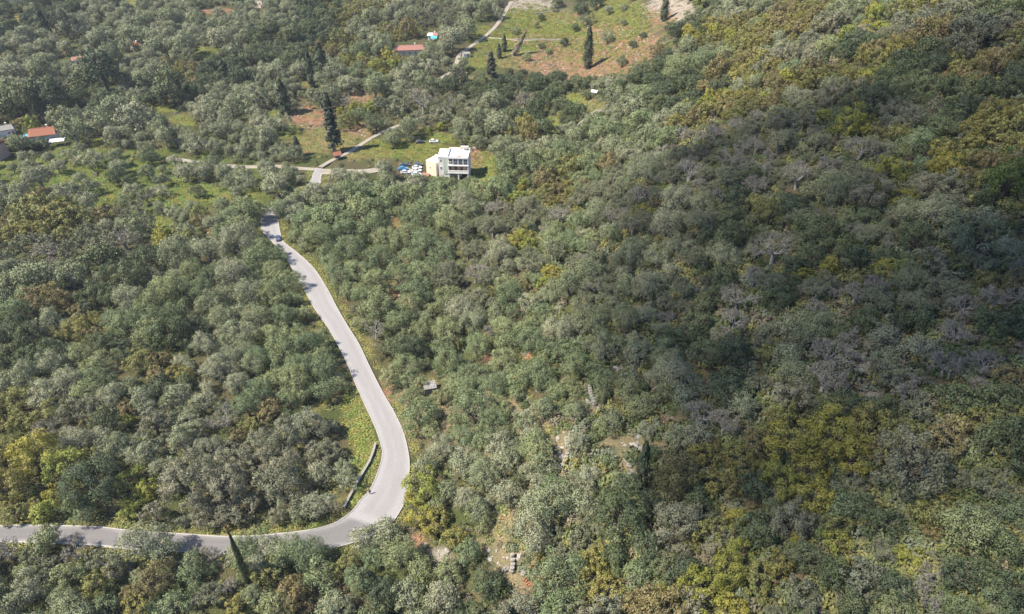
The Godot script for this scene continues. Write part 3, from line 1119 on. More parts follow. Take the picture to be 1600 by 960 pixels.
func where(x: float, z: float) -> String:
	for q in [[-224.0, -308.0, 34.0, "by the orange-roofed house"], [-22.0, -268.0, 32.0, "near the white house"], [-62.0, -424.0, 30.0, "by the red-roofed house"], [-46.0, -278.0, 24.0, "near the parked cars"], [-255.0, -420.0, 30.0, "by the far cream house"], [-80.0, -292.0, 22.0, "by the tiny tiled shelter"], [2.0, -75.0, 22.0, "by the stony clearing with tiles"], [-22.0, -136.0, 16.0, "by the concrete water tank"], [-292.0, -455.0, 34.0, "by the far tall cypresses"]]:
		if Vector2(x - q[0], z - q[1]).length() < q[2]:
			return q[3]
	if Vector2((x - 30.0) / 1.3, z + 400.0).length() < 62.0:
		return "at the terraced clearing"
	for i in range(0, road_mid.size(), 3):
		if Vector2(road_mid[i][0].x - x, road_mid[i][0].z - z).length() < 14.0:
			return "beside the grey road" if z < -110.0 else "beside the road bend"
	var up := land(x, z)
	if z > -95.0 and x < 0.0:
		return "on the slope below the lower road"
	if x > 10.0 and up > 55.0:
		return "high on the wooded hillside"
	if x > 10.0 and up > 24.0:
		return "half way up the hillside"
	if x > -20.0 and z > -330.0:
		return "at the foot of the hillside"
	if z < -380.0:
		return "in the far olive grove"
	if z < -270.0:
		return "in the grove with bright grass"
	return "in the grove beside the road" if x > -80.0 else "in the wood away from the road"


# the closest neighbour of another kind, if one stands against this tree
func beside(t: Array) -> String:
	var best: float = 0.72 * t[3] + 2.5
	var said := ""
	var ci := int(floor(t[1] / 12.0))
	var cj := int(floor(t[2] / 12.0))
	for a in range(ci - 1, ci + 2):
		for b in range(cj - 1, cj + 2):
			for n in stand.get(Vector2i(a, b), []):
				var d := Vector2(n[1] - t[1], n[2] - t[2]).length()
				if n[0] != t[0] and d < best and d > 0.01:
					best = d
					said = {"o": " beside an olive", "g": " beside a green olive", "h": " beside a dark oak", "l": " beside a grey oak", "y": " beside a golden oak", "v": " beside a yellow-green tree", "b": " beside a half-bare tree"}[n[0]]
	return said


# a site nudged clear of the carriageway
func off_road(site: Array) -> Array:
	var x: float = site[0]
	var z: float = site[1]
	for i in 30:
		if road_gap(x, z) > 1.3:
			break
		if z > -100.0 and x < -30.0 or x < -95.0 and z < -250.0:
			z += 0.7
			continue
		var best: Vector3 = road_mid[0][0]
		for s in road_mid:
			if Vector2(s[0].x - x, s[0].z - z).length() < Vector2(best.x - x, best.z - z).length():
				best = s[0]
		for k in lanes:
			for s in lanes[k]:
				if Vector2(s[0].x - x, s[0].z - z).length() < Vector2(best.x - x, best.z - z).length():
					best = s[0]
		var away := Vector2(x - best.x, z - best.z)
		away = away.normalized() if away.length() > 0.05 else Vector2(0, 1)
		x += away.x * 0.7
		z += away.y * 0.7
	return [x, z, site[2]]


var stand := {}
var leafless := {}


func grow_trees() -> void:
	var all := []                            # kind, x, z, width, chosen
	var seeds := []
	for code in TREES:
		var k: String = code.to_lower()
		for site in TREES[code]:
			var t := off_road(site)
			seeds.append([k, t[0], t[1]])
			all.append([k, t[0], t[1], t[2], true])
			if code == "B":
				leafless[Vector2(t[0], t[1])] = true
			occupy(t[0], t[1], t[2] / 2.0 * 0.92)
	var seed_grid := {}
	for s in seeds:
		var c := Vector2i(int(floor(s[1] / 30.0)), int(floor(s[2] / 30.0)))
		if not seed_grid.has(c):
			seed_grid[c] = []
		seed_grid[c].append(s)
	# fill between them, each new tree of a kind that grows close by
	var spots := []
	for j in 146:
		for i in 190:
			spots.append(Vector2(-380.0 + i * 4.0 + rng.randf_range(-2, 2), -46.0 - j * 4.0 + rng.randf_range(-2, 2)))
	for i in range(spots.size() - 1, 0, -1):
		var q := rng.randi_range(0, i)
		var tmp: Vector2 = spots[i]
		spots[i] = spots[q]
		spots[q] = tmp
	for size_pass in 2:
		for p in spots:
			var d := sqrt(p.x * p.x + p.y * p.y)
			if absf(p.x) > -p.y * 0.63 + 84.0 or p.y > -48.0 or p.y < -572.0:
				continue
			var wide := 4.8 + 6.6 * pow(rng.randf(), 1.6) if size_pass == 0 else rng.randf_range(3.0, 5.2)
			if p.x > 25.0:
				wide *= 0.85
			var near := 0.56 if p.x > 12.0 else 0.61
			for g in SPARSE:
				if depth_in(g, 0, p.x, p.y) < 1.0:
					near = 1.0 if size_pass == 0 else 1.3
			if not free_spot(p.x, p.y, wide / 2.0, near):
				continue
			var shut := false
			for g in GLADES:
				if depth_in(g, 0, p.x, p.y) < 1.0:
					shut = true
					break
			if shut:
				continue
			for g in PATCHES:
				if g[0] not in ["G", "W"] and absf(g[1] - p.x) < 60.0 and absf(g[2] - p.y) < 60.0 and depth_in(g, 1, p.x, p.y) < 1.0 + wide * 0.32 / maxf(2.0, Vector2(g[3], g[4]).length()):
					shut = true
					break
			if shut or road_gap(p.x, p.y) < 0.8 + 0.42 * wide:
				continue
			var best := []
			var ci := Vector2i(int(floor(p.x / 30.0)), int(floor(p.y / 30.0)))
			for a in range(ci.x - 2, ci.x + 3):
				for b in range(ci.y - 2, ci.y + 3):
					for s in seed_grid.get(Vector2i(a, b), []):
						best.append([Vector2(s[1], s[2]).distance_to(p) * rng.randf_range(0.6, 1.5), s[0]])
			var kind := "o"
			if best.size():
				best.sort_custom(func(m, n): return m[0] < n[0])
				kind = best[0][1]
			if size_pass == 1 and rng.randf() < 0.35:
				kind = ["h", "g", "o", "y", "b"][rng.randi() % 5]
			if kind == "v" and rng.randf() < 0.55:
				kind = "y" if rng.randf() < 0.6 else "g"
			all.append([kind, p.x, p.y, wide, false])
			occupy(p.x, p.y, wide / 2.0)
	# the 300 that show largest of each kind stand as single trees, the rest as one wood
	var by := {}
	for t in all:
		var cell := Vector2i(int(floor(t[1] / 12.0)), int(floor(t[2] / 12.0)))
		if not stand.has(cell):
			stand[cell] = []
		stand[cell].append(t)
	for t in all:
		var at := Vector3(t[1], 0, t[2])
		var far := at.distance_to(Vector3(0, 100, 0))
		t.append(t[3] / far * (1.6 if t[4] else 1.0))
		if not by.has(t[0]):
			by[t[0]] = []
		by[t[0]].append(t)
	for k in by:
		by[k].sort_custom(func(m, n): return m[5] > n[5])
		var info: Dictionary = KIND[k]
		var rest := {}
		for i in by[k].size():
			var t: Array = by[k][i]
			var near: bool = Vector2(t[1], t[2]).length() < 235.0
			var pick := rng.randi() % 12
			if leafless.has(Vector2(t[1], t[2])):
				pick = 1 + 2 * (pick % 6)
			elif k == "b" and pick % 2 and rng.randf() < 0.35:
				pick -= 1
			var shape := shape_for(k, t[3], near, pick)
			var s: float = 1.02 * t[3] / shape[2]
			var turn := rng.randf() * TAU
			var tall := rng.randf_range(0.84, 1.18)
			var girth := rng.randf_range(0.84, 1.2)
			var tone := rng.randi() % 3
			if k == "b":
				tone = 2 if pick % 2 else tone % 2
			if i < 300:
				var size := "large " if t[3] > 11.5 else "small " if t[3] < 6.0 else ""
				if size == "" and tall > 1.06:
					size = "tall "
				elif size == "" and tall < 0.94:
					size = "low "
				var o := thing(info.name, size + info.say[tone] + beside(t) + " " + where(t[1], t[2]), info.cat, on(t[1], t[2], -0.1), turn, info.group)
				o.scale = Vector3(s * girth, s * tall, s / girth)
				part("trunk", shape[0], (M.pale_bark if tone == 2 else M.grey_bark) if k == "b" else M.grey_bark if k == "o" else M.bark, o)
				part("crown", shape[1], leaf_material(info.col[tone]), o)
			else:
				var key := "%d" % crowns.values().find_custom(func(c): return c[1] == shape[1])
				if not rest.has(key):
					rest[key] = [shape, []]
				var b := Basis(Vector3.UP, turn).scaled_local(Vector3(s * girth, s * tall, s / girth))
				rest[key][1].append([Transform3D(b, on(t[1], t[2], -0.1)), info.col[tone]])
		if rest.size():
			var wood := Node3D.new()
			wood.name = info.name + "_wood"
			add_child(wood)
			wood.set_meta("kind", "stuff")
			tag(wood, "far-off mass of " + info.group + " merging into one wood", "wood")
			for key in rest:
				for which in 2:
					var mm := MultiMesh.new()
					mm.transform_format = MultiMesh.TRANSFORM_3D
					mm.use_colors = true
					mm.mesh = rest[key][0][which]
					mm.instance_count = rest[key][1].size()
					for i in mm.instance_count:
						mm.set_instance_transform(i, rest[key][1][i][0])
						mm.set_instance_color(i, Color.WHITE if which == 0 else rest[key][1][i][1])
					var o := MultiMeshInstance3D.new()
					o.name = "trunks" if which == 0 else "crowns"
					o.multimesh = mm
					o.material_override = tinted(which == 0)
					o.set_meta("kind", "stuff")
					wood.add_child(o, true)
	print("trees ", all.size(), " ", by.keys().map(func(k): return "%s %d" % [k, by[k].size()]))
	# cypresses and other spires
	var shapes := {"c": [spire_shape("c", 1), spire_shape("c", 2)], "k": [spire_shape("k", 3), spire_shape("k", 4)], "d": [spire_shape("c", 5)]}
	var words := ["tall dark cypress rising over the far grove", "short dark cypress beside the tall far one", "broad blackish conifer beside the far cypresses", "dark cypress at the far edge of the grove", "slender dark cypress above the pinkish earth slope", "stouter dark cypress paired with the slender one", "wide dark cypress on the grassy grove edge",
		"tallest dark conifer beside the tiny tiled shelter", "narrow dark cypress on grass below the pinkish earth", "lone tall cypress on the red-brown clearing", "lone cypress on pale ground at the clearing top", "small cypress beside the dirt track", "small slim cypress standing behind another by the track", "bushy dark conifer below the dirt track", "slim dark cypress beside the lower road",
		"dark upright cypress at the rocky gully", "dead grey-brown cypress leaning over the green clearing", "small dark cypress in the far grove", "round dark green pine on the hillside", "brownish green conifer beside the rocky gully"]
	for i in SPIRES.size():
		var s: Array = SPIRES[i]
		var sh: Array = shapes[s[0]][i % shapes[s[0]].size()]
		var o := thing("cypress_tree" if s[0] != "k" else "conifer_tree", words[i], "cypress" if s[0] != "k" else "conifer", on(s[1], s[2], -0.1), i * 1.3, "cypresses and conifers")
		o.scale = Vector3(s[4] / 2.0, s[3] / 10.0, s[4] / 2.0)
		if s[4] > 0.55 * s[3]:
			sh = shape_for("h", 10.0, true, i)
			o.scale = Vector3(s[4] / 10.0, s[3] / 8.6, s[4] / 10.0)
		if s[0] == "d":
			o.rotation = Vector3(-0.1, 0, -0.5)
		part("trunk", sh[0], M.bark, o)
		var c := Color(0.066, 0.084, 0.046) if s[0] == "c" else Color(0.058, 0.070, 0.046)
		if s[0] == "d":
			c = Color(0.26, 0.22, 0.16)
		elif i == 18:
			c = Color(0.11, 0.15, 0.04)
		elif i == 19:
			c = Color(0.115, 0.112, 0.058)
		part("crown", sh[1], leaf_material(c), o)


var tints := {}


func tinted(bark: bool) -> StandardMaterial3D:
	if not tints.has(bark):
		if bark:
			tints[bark] = textured(mat(lin(0.2, 0.17, 0.14), 0.95, 0.2, true), M.bark.albedo_texture, 0.8)
		else:
			tints[bark] = leaf_material(Color.WHITE)
	return tints[bark]


# ---------------------------------------------------------------- undergrowth, grass, rubble
func scatter(called: String, label: String, category: String, m: Mesh, material: Material, list: Array) -> void:
	var mm := MultiMesh.new()
	mm.transform_format = MultiMesh.TRANSFORM_3D
	mm.use_colors = true
	mm.mesh = m
	mm.instance_count = list.size()
	for i in list.size():
		mm.set_instance_transform(i, list[i][0])
		mm.set_instance_color(i, list[i][1])
	var o := MultiMeshInstance3D.new()
	o.name = called
	o.multimesh = mm
	o.material_override = material
	add_child(o)
	tag(o, label, category)
	o.set_meta("kind", "stuff")


func grow_undergrowth() -> void:
	var r := RandomNumberGenerator.new()
	r.seed = 88
	var S := Leafage.new()
	for i in 240:
		var u := ball(r)
		u.y = absf(u.y)
		var p := u * Vector3(1.0, 0.8, 1.0) * (0.55 + 0.5 * sqrt(r.randf())) * (1.0 + 0.25 * sin(u.x * 5.0 + u.z * 4.0))
		var nn := (u + ball(r) * 0.8).normalized()
		var v := r.randf_range(0.65, 1.3)
		S.leaf(p, nn, (nn + u).normalized(), ball(r), 0.34, 0.17, Color(v, v, v * 0.95))
	var bush := arrays(S.V, S.N, S.C, S.I)
	var tones := [Color(0.10, 0.13, 0.05), Color(0.14, 0.16, 0.06), Color(0.075, 0.095, 0.04), Color(0.21, 0.20, 0.07), Color(0.16, 0.14, 0.09), Color(0.15, 0.17, 0.11)]
	var bushes := []
	while bushes.size() < 14000:
		var z := -48.0 - 320.0 * pow(r.randf(), 1.3)
		var x := r.randf_range(-1, 1) * (-z * 0.84 + 24.0)
		if r.randf() < 0.35:
			x = r.randf_range(0.0, 1.0) * (-z * 0.84 + 30.0)
		if road_gap_fast(x, z) < 1.4:
			continue
		var in_patch := false
		for g in PATCHES:
			if g[0] not in ["G", "W"] and absf(g[1] - x) < 40.0 and absf(g[2] - z) < 40.0 and depth_in(g, 1, x, z) < 0.95:
				in_patch = true
				break
		if in_patch and r.randf() < 0.82 or x < -10.0 and r.randf() < 0.45:
			continue
		var s := r.randf_range(0.5, 1.5) * (0.6 if in_patch else 1.5 if x > 10.0 else 1.0)
		bushes.append([Transform3D(Basis(Vector3.UP, r.randf() * TAU).scaled(Vector3(s, s * r.randf_range(0.6, 1.1), s)), on(x, z, -0.1)), tones[r.randi() % 6]])
	for i in 1700:
		var x := 30.0 + 75.0 * r.randf_range(-1, 1)
		var z := -400.0 + 50.0 * r.randf_range(-1, 1)
		if road_gap_fast(x, z) > 1.5:
			var s := 0.25 + 1.0 * pow(r.randf(), 3.0)
			bushes.append([Transform3D(Basis(Vector3.UP, r.randf() * TAU).scaled(Vector3(s, s * 0.7, s)), on(x, z, -0.1)), tones[r.randi() % 6]])
	scatter("undergrowth", "low mixed scrub filling the ground between the trees", "undergrowth", bush, leaf_material(Color.WHITE), bushes)
	# grass in the openings
	var B := Leafage.new()
	for i in 26:
		var a := r.randf() * TAU
		var lean := Vector3(cos(a) * 0.7, 1.0, sin(a) * 0.7).normalized()
		var v := r.randf_range(0.7, 1.3)
		B.leaf(ball(r) * Vector3(0.7, 0.0, 0.7) + lean * 0.16, (Vector3.UP + ball(r) * 0.9).normalized(), (Vector3.UP * 1.3 + ball(r) * 0.6).normalized(), lean, 0.5, 0.14, Color(v, v, v))
	var tuft := arrays(B.V, B.N, B.C, B.I)
	var grass := []
	for g in PATCHES:
		if g[0] in ["r", "W"]:
			continue
		var area := absf(g[3] * g[6] - g[4] * g[5]) * PI
		var n := int(minf(area * (0.8 if g[0] == "g" else 0.12 if g[0] == "G" else 0.45 if g[0] == "w" else 0.22), 2600))
		for i in n:
			var a := r.randf() * TAU
			var q := sqrt(r.randf()) * 1.05
			var x: float = g[1] + g[3] * q * cos(a) + g[5] * q * sin(a)
			var z: float = g[2] + g[4] * q * cos(a) + g[6] * q * sin(a)
			if road_gap_fast(x, z) < 0.9 or noise.get_noise_2d(x * 5.0, z * 5.0) < -0.25:
				continue
			var c: Color = SOIL[g[0]]
			var s := r.randf_range(0.7, 1.6)
			c = Color(c.r * r.randf_range(0.7, 1.35), c.g * r.randf_range(0.8, 1.2), c.b * r.randf_range(0.7, 1.3))
			if g[0] == "e":
				c = c.lerp(Color(0.2, 0.2, 0.06), r.randf())
			grass.append([Transform3D(Basis(Vector3.UP, r.randf() * TAU).scaled(Vector3(s, s * 0.9, s)), on(x, z, 0.0)), c])
	# verges
	for i in road_mid.size():
		for side in [-1.0, 1.0]:
			for q in 5:
				var s: Array = road_mid[i]
				var off: float = side * (s[2] + 0.15 + 3.2 * pow(r.randf(), 1.6))
				var x: float = s[0].x + s[1].x * off + r.randf_range(-0.7, 0.7)
				var z: float = s[0].z + s[1].y * off + r.randf_range(-0.7, 0.7)
				if road_gap_fast(x, z) < 0.12:
					continue
				var c := Color(0.155, 0.20, 0.05).lerp(Color(0.30, 0.25, 0.09), r.randf())
				var k := r.randf_range(0.6, 1.3)
				grass.append([Transform3D(Basis(Vector3.UP, r.randf() * TAU).scaled(Vector3(k, k, k)), on(x, z, 0.0)), c])
	scatter("grass", "short wild grass in the openings and along the road verges", "grass", tuft, leaf_material(Color.WHITE), grass)
	print("bushes ", bushes.size(), " tufts ", grass.size())


var near_road := {}


func road_gap_fast(x: float, z: float) -> float:
	if near_road.is_empty():
		var lists := [road_mid]
		lists.append_array(lanes.values())
		for l in lists:
			for s in l:
				for a in range(-2, 3):
					for b in range(-2, 3):
						var c := Vector2i(int(floor(s[0].x / 4.0)) + a, int(floor(s[0].z / 4.0)) + b)
						if not near_road.has(c):
							near_road[c] = []
						near_road[c].append(s)
	var best := 9.0
	for s in near_road.get(Vector2i(int(floor(x / 4.0)), int(floor(z / 4.0))), []):
		best = minf(best, Vector2(s[0].x - x, s[0].z - z).length() - s[2])
	return best


func strew_rocks() -> void:
	var r := RandomNumberGenerator.new()
	r.seed = 5
	var small := []
	var n := 0
	for g in PATCHES:
		if g[0] != "r" and g[0] != "e":
			continue
		var area := absf(g[3] * g[6] - g[4] * g[5]) * PI
		var many := int(minf(area * (0.7 if g[0] == "r" else 0.16), 260))
		for i in many:
			var a := r.randf() * TAU
			var q := sqrt(r.randf()) * 1.1
			var x: float = g[1] + g[3] * q * cos(a) + g[5] * q * sin(a)
			var z: float = g[2] + g[4] * q * cos(a) + g[6] * q * sin(a)
			if road_gap_fast(x, z) < 1.0:
				continue
			var s := 0.12 + 0.45 * pow(r.randf(), 2.2)
			var b := Basis.from_euler(Vector3(r.randf_range(-0.4, 0.4), r.randf() * TAU, r.randf_range(-0.4, 0.4))).scaled(Vector3(s * r.randf_range(0.8, 1.5), s * 0.75, s))
			if g[0] == "r" and i % 6 == 0 and n < 90 and z > -300.0:
				n += 1
				var size := r.randf_range(0.35, 0.8)
				var o := thing("boulder", "pale grey limestone boulder lying on the " + ("rocky gully ground" if z > -180 else "bare slope"), "boulder", on(x, z, size * 0.2), r.randf() * TAU, "limestone boulders")
				part("rock", stone_mesh(10 + n % 6), M.stone, o).transform.basis = Basis.from_euler(Vector3(r.randf_range(-0.3, 0.3), 0, r.randf_range(-0.3, 0.3))).scaled(Vector3(size * 1.2, size * 0.7, size))
			else:
				var v := r.randf_range(0.8, 1.25)
				small.append([Transform3D(b, on(x, z, s * 0.2)), Color(v, v * 0.98, v * 0.95)])
	scatter("rubble", "loose pale limestone rubble on the bare and rocky ground", "rubble", stone_mesh(2), M.stone, small)


# ---------------------------------------------------------------- cloud
# one cumulus high between the sun and the hillside: puffs thin out towards its rim, so that its shade has soft edges
func build_cloud() -> void:
	var r := RandomNumberGenerator.new()
	r.seed = 61
	var puff := SphereMesh.new()
	puff.radius = 1.0
	puff.height = 2.0
	puff.radial_segments = 10
	puff.rings = 6
	var list := []
	for blob in CLOUD:                  # x, z, half widths, puffs
		for i in blob[4]:
			var a := r.randf() * TAU
			var q := pow(r.randf(), 0.62)
			var x: float = blob[0] + cos(a) * q * blob[2]
			var z: float = blob[1] + sin(a) * q * blob[3]
			var at := Vector3(x, 40.0, z) + SUN * (1900.0 + r.randf_range(-60, 60))
			var s := r.randf_range(1.5, 3.6)
			list.append([Transform3D(Basis().scaled(Vector3(s, s * 0.8, s)), at), Color.WHITE])
	scatter("cloud", "white cumulus cloud drifting high above the wooded hillside", "cloud", puff, M.cloud, list)


# ---------------------------------------------------------------- person
func build_person() -> void:
	var o := thing("person", "person in dark clothes standing on the road edge at the bend", "person", on(-32.6, -101.6, 0.16), 0.7)
	var dark := Color(0.025, 0.025, 0.03)
	var jeans := Color(0.03, 0.035, 0.055)
	var skin := Color(0.42, 0.25, 0.17)
	var shoe := Color(0.02, 0.02, 0.02)
	# joints a, b, radii, colour
	var B := [
		[Vector3(0.1, 0.92, 0.02), Vector3(0.11, 0.5, 0.05), 0.088, 0.062, jeans], [Vector3(0.11, 0.5, 0.05), Vector3(0.11, 0.09, -0.02), 0.058, 0.042, jeans],
		[Vector3(-0.1, 0.92, 0.02), Vector3(-0.12, 0.5, 0.02), 0.088, 0.062, jeans], [Vector3(-0.12, 0.5, 0.02), Vector3(-0.13, 0.09, -0.08), 0.058, 0.042, jeans],
		[Vector3(0.11, 0.05, -0.05), Vector3(0.12, 0.035, 0.14), 0.045, 0.035, shoe], [Vector3(-0.13, 0.05, -0.1), Vector3(-0.15, 0.035, 0.09), 0.045, 0.035, shoe],
		[Vector3(0, 0.95, 0), Vector3(0, 1.15, 0), 0.145, 0.13, dark], [Vector3(0.05, 1.15, 0), Vector3(0.1, 1.36, 0), 0.12, 0.1, dark], [Vector3(-0.05, 1.15, 0), Vector3(-0.1, 1.36, 0), 0.12, 0.1, dark],
		[Vector3(0.18, 1.4, 0), Vector3(0.24, 1.13, -0.03), 0.056, 0.045, dark], [Vector3(0.24, 1.13, -0.03), Vector3(0.23, 0.9, 0.08), 0.042, 0.032, dark],
		[Vector3(-0.18, 1.4, 0), Vector3(-0.24, 1.13, -0.03), 0.056, 0.045, dark], [Vector3(-0.24, 1.13, -0.03), Vector3(-0.2, 1.0, 0.16), 0.042, 0.032, dark],
		[Vector3(0, 1.42, 0), Vector3(0, 1.52, 0.02), 0.052, 0.05, skin], [Vector3(0, 1.6, 0.02), Vector3(0, 1.68, 0.0), 0.082, 0.09, skin], [Vector3(0, 1.58, 0.08), Vector3(0, 1.6, 0.1), 0.02, 0.016, skin],
		[Vector3(0.23, 0.88, 0.09), Vector3(0.225, 0.81, 0.12), 0.03, 0.024, skin], [Vector3(-0.2, 0.99, 0.18), Vector3(-0.17, 0.97, 0.25), 0.03, 0.024, skin]]
	for s in [[Vector3(0.225, 0.81, 0.12), 1.0], [Vector3(-0.17, 0.97, 0.25), -1.0]]:
		for f in 4:
			var root: Vector3 = s[0] + Vector3((f - 1.5) * 0.016, 0, 0)
			B.append([root, root + Vector3(0, -0.03 if s[1] > 0 else 0.0, 0.03) * (1.4 - 0.2 * absf(f - 1.2)), 0.009, 0.008, skin])
		B.append([s[0] + Vector3(-0.02 * s[1], 0.03, 0.0), s[0] + Vector3(-0.045 * s[1], 0.01, 0.03), 0.01, 0.009, skin])
	part("body", nets(B, 0.022), mat(Color.WHITE, 0.85, 0.3, true), o)
	var hair := SphereMesh.new()
	hair.radius = 0.098
	hair.height = 0.17
	hair.radial_segments = 16
	hair.rings = 8
	part("hair", hair, mat(lin(0.02, 0.016, 0.012), 0.7), o, Vector3(0, 1.71, -0.022))


func nets(B: Array, cell: float) -> ArrayMesh:
	var lo := Vector3(-0.36, -0.02, -0.22)
	var dim := Vector3i(int(0.72 / cell) + 2, int(1.84 / cell) + 2, int(0.58 / cell) + 2)
	var F := PackedFloat32Array()
	F.resize(dim.x * dim.y * dim.z)
	F.fill(1.0)
	for b in B:
		var a: Vector3 = b[0]
		var d: Vector3 = b[1] - b[0]
		var reach: float = maxf(b[2], b[3]) + 0.09
		var p0 := (a.min(b[1]) - Vector3.ONE * reach - lo) / cell
		var p1 := (a.max(b[1]) + Vector3.ONE * reach - lo) / cell
		for k in range(maxi(0, int(p0.z)), mini(dim.z, int(p1.z) + 1)):
			for j in range(maxi(0, int(p0.y)), mini(dim.y, int(p1.y) + 1)):
				for i in range(maxi(0, int(p0.x)), mini(dim.x, int(p1.x) + 1)):
					var p := lo + Vector3(i, j, k) * cell
					var t := clampf((p - a).dot(d) / d.length_squared(), 0, 1)
					var v := (p - a - d * t).length() - lerpf(b[2], b[3], t)
					var at := (k * dim.y + j) * dim.x + i
					var h := maxf(0.03 - absf(F[at] - v), 0.0) / 0.03
					F[at] = minf(F[at], v) - h * h * 0.03 * 0.25
	var V := PackedVector3Array()
	var C := PackedColorArray()
	var I := PackedInt32Array()
	var ids := {}
	var st := [1, dim.x, dim.x * dim.y]
	for k in dim.z - 1:
		for j in dim.y - 1:
			for i in dim.x - 1:
				var at := (k * dim.y + j) * dim.x + i
				var sum := Vector3.ZERO
				var n := 0
				for ax in 3:
					for q in 4:
						var c := Vector3i.ZERO
						c[(ax + 1) % 3] = q & 1
						c[(ax + 2) % 3] = q >> 1
						var i0: int = at + c.x * st[0] + c.y * st[1] + c.z * st[2]
						var f0 := F[i0]
						var f1 := F[i0 + st[ax]]
						if (f0 < 0) != (f1 < 0):
							var u := Vector3(c)
							u[ax] += f0 / (f0 - f1)
							sum += u
							n += 1
				if n:
					ids[at] = V.size()
					var p: Vector3 = lo + (Vector3(i, j, k) + sum / n) * cell
					V.append(p)
					var best := 9.0
					var col := Color.BLACK
					for b in B:
						var d: Vector3 = b[1] - b[0]
						var t := clampf((p - b[0]).dot(d) / d.length_squared(), 0, 1)
						var v: float = (p - b[0] - d * t).length() - lerpf(b[2], b[3], t)
						if v < best:
							best = v
							col = b[4]
					C.append(col)
	for at in ids:
		for ax in 3:
			var f0 := F[at]
			var f1 := F[at + st[ax]]
			if (f0 < 0) == (f1 < 0):
				continue
			var u: int = st[(ax + 1) % 3]
			var v: int = st[(ax + 2) % 3]
			if not (ids.has(at - u) and ids.has(at - v) and ids.has(at - u - v)):
				continue
			var q := [ids[at], ids[at - u], ids[at - u - v], ids[at - v]]
			if f0 < 0:
				I.append_array([q[0], q[1], q[2], q[0], q[2], q[3]])
			else:
				I.append_array([q[0], q[2], q[1], q[0], q[3], q[2]])
	var N := PackedVector3Array()
	N.resize(V.size())
	for k in range(0, I.size(), 3):
		var n := (V[I[k + 2]] - V[I[k]]).cross(V[I[k + 1]] - V[I[k]])
		for q in 3:
			N[I[k + q]] += n
	var outward := 0.0
	for k in N.size():
		N[k] = N[k].normalized()
		outward += N[k].dot(V[k] - Vector3(0, V[k].y, 0))
	if outward < 0:
		for k in range(0, I.size(), 3):
			var t := I[k]
			I[k] = I[k + 1]
			I[k + 1] = t
		for k in N.size():
			N[k] = -N[k]
	return arrays(V, N, C, I)


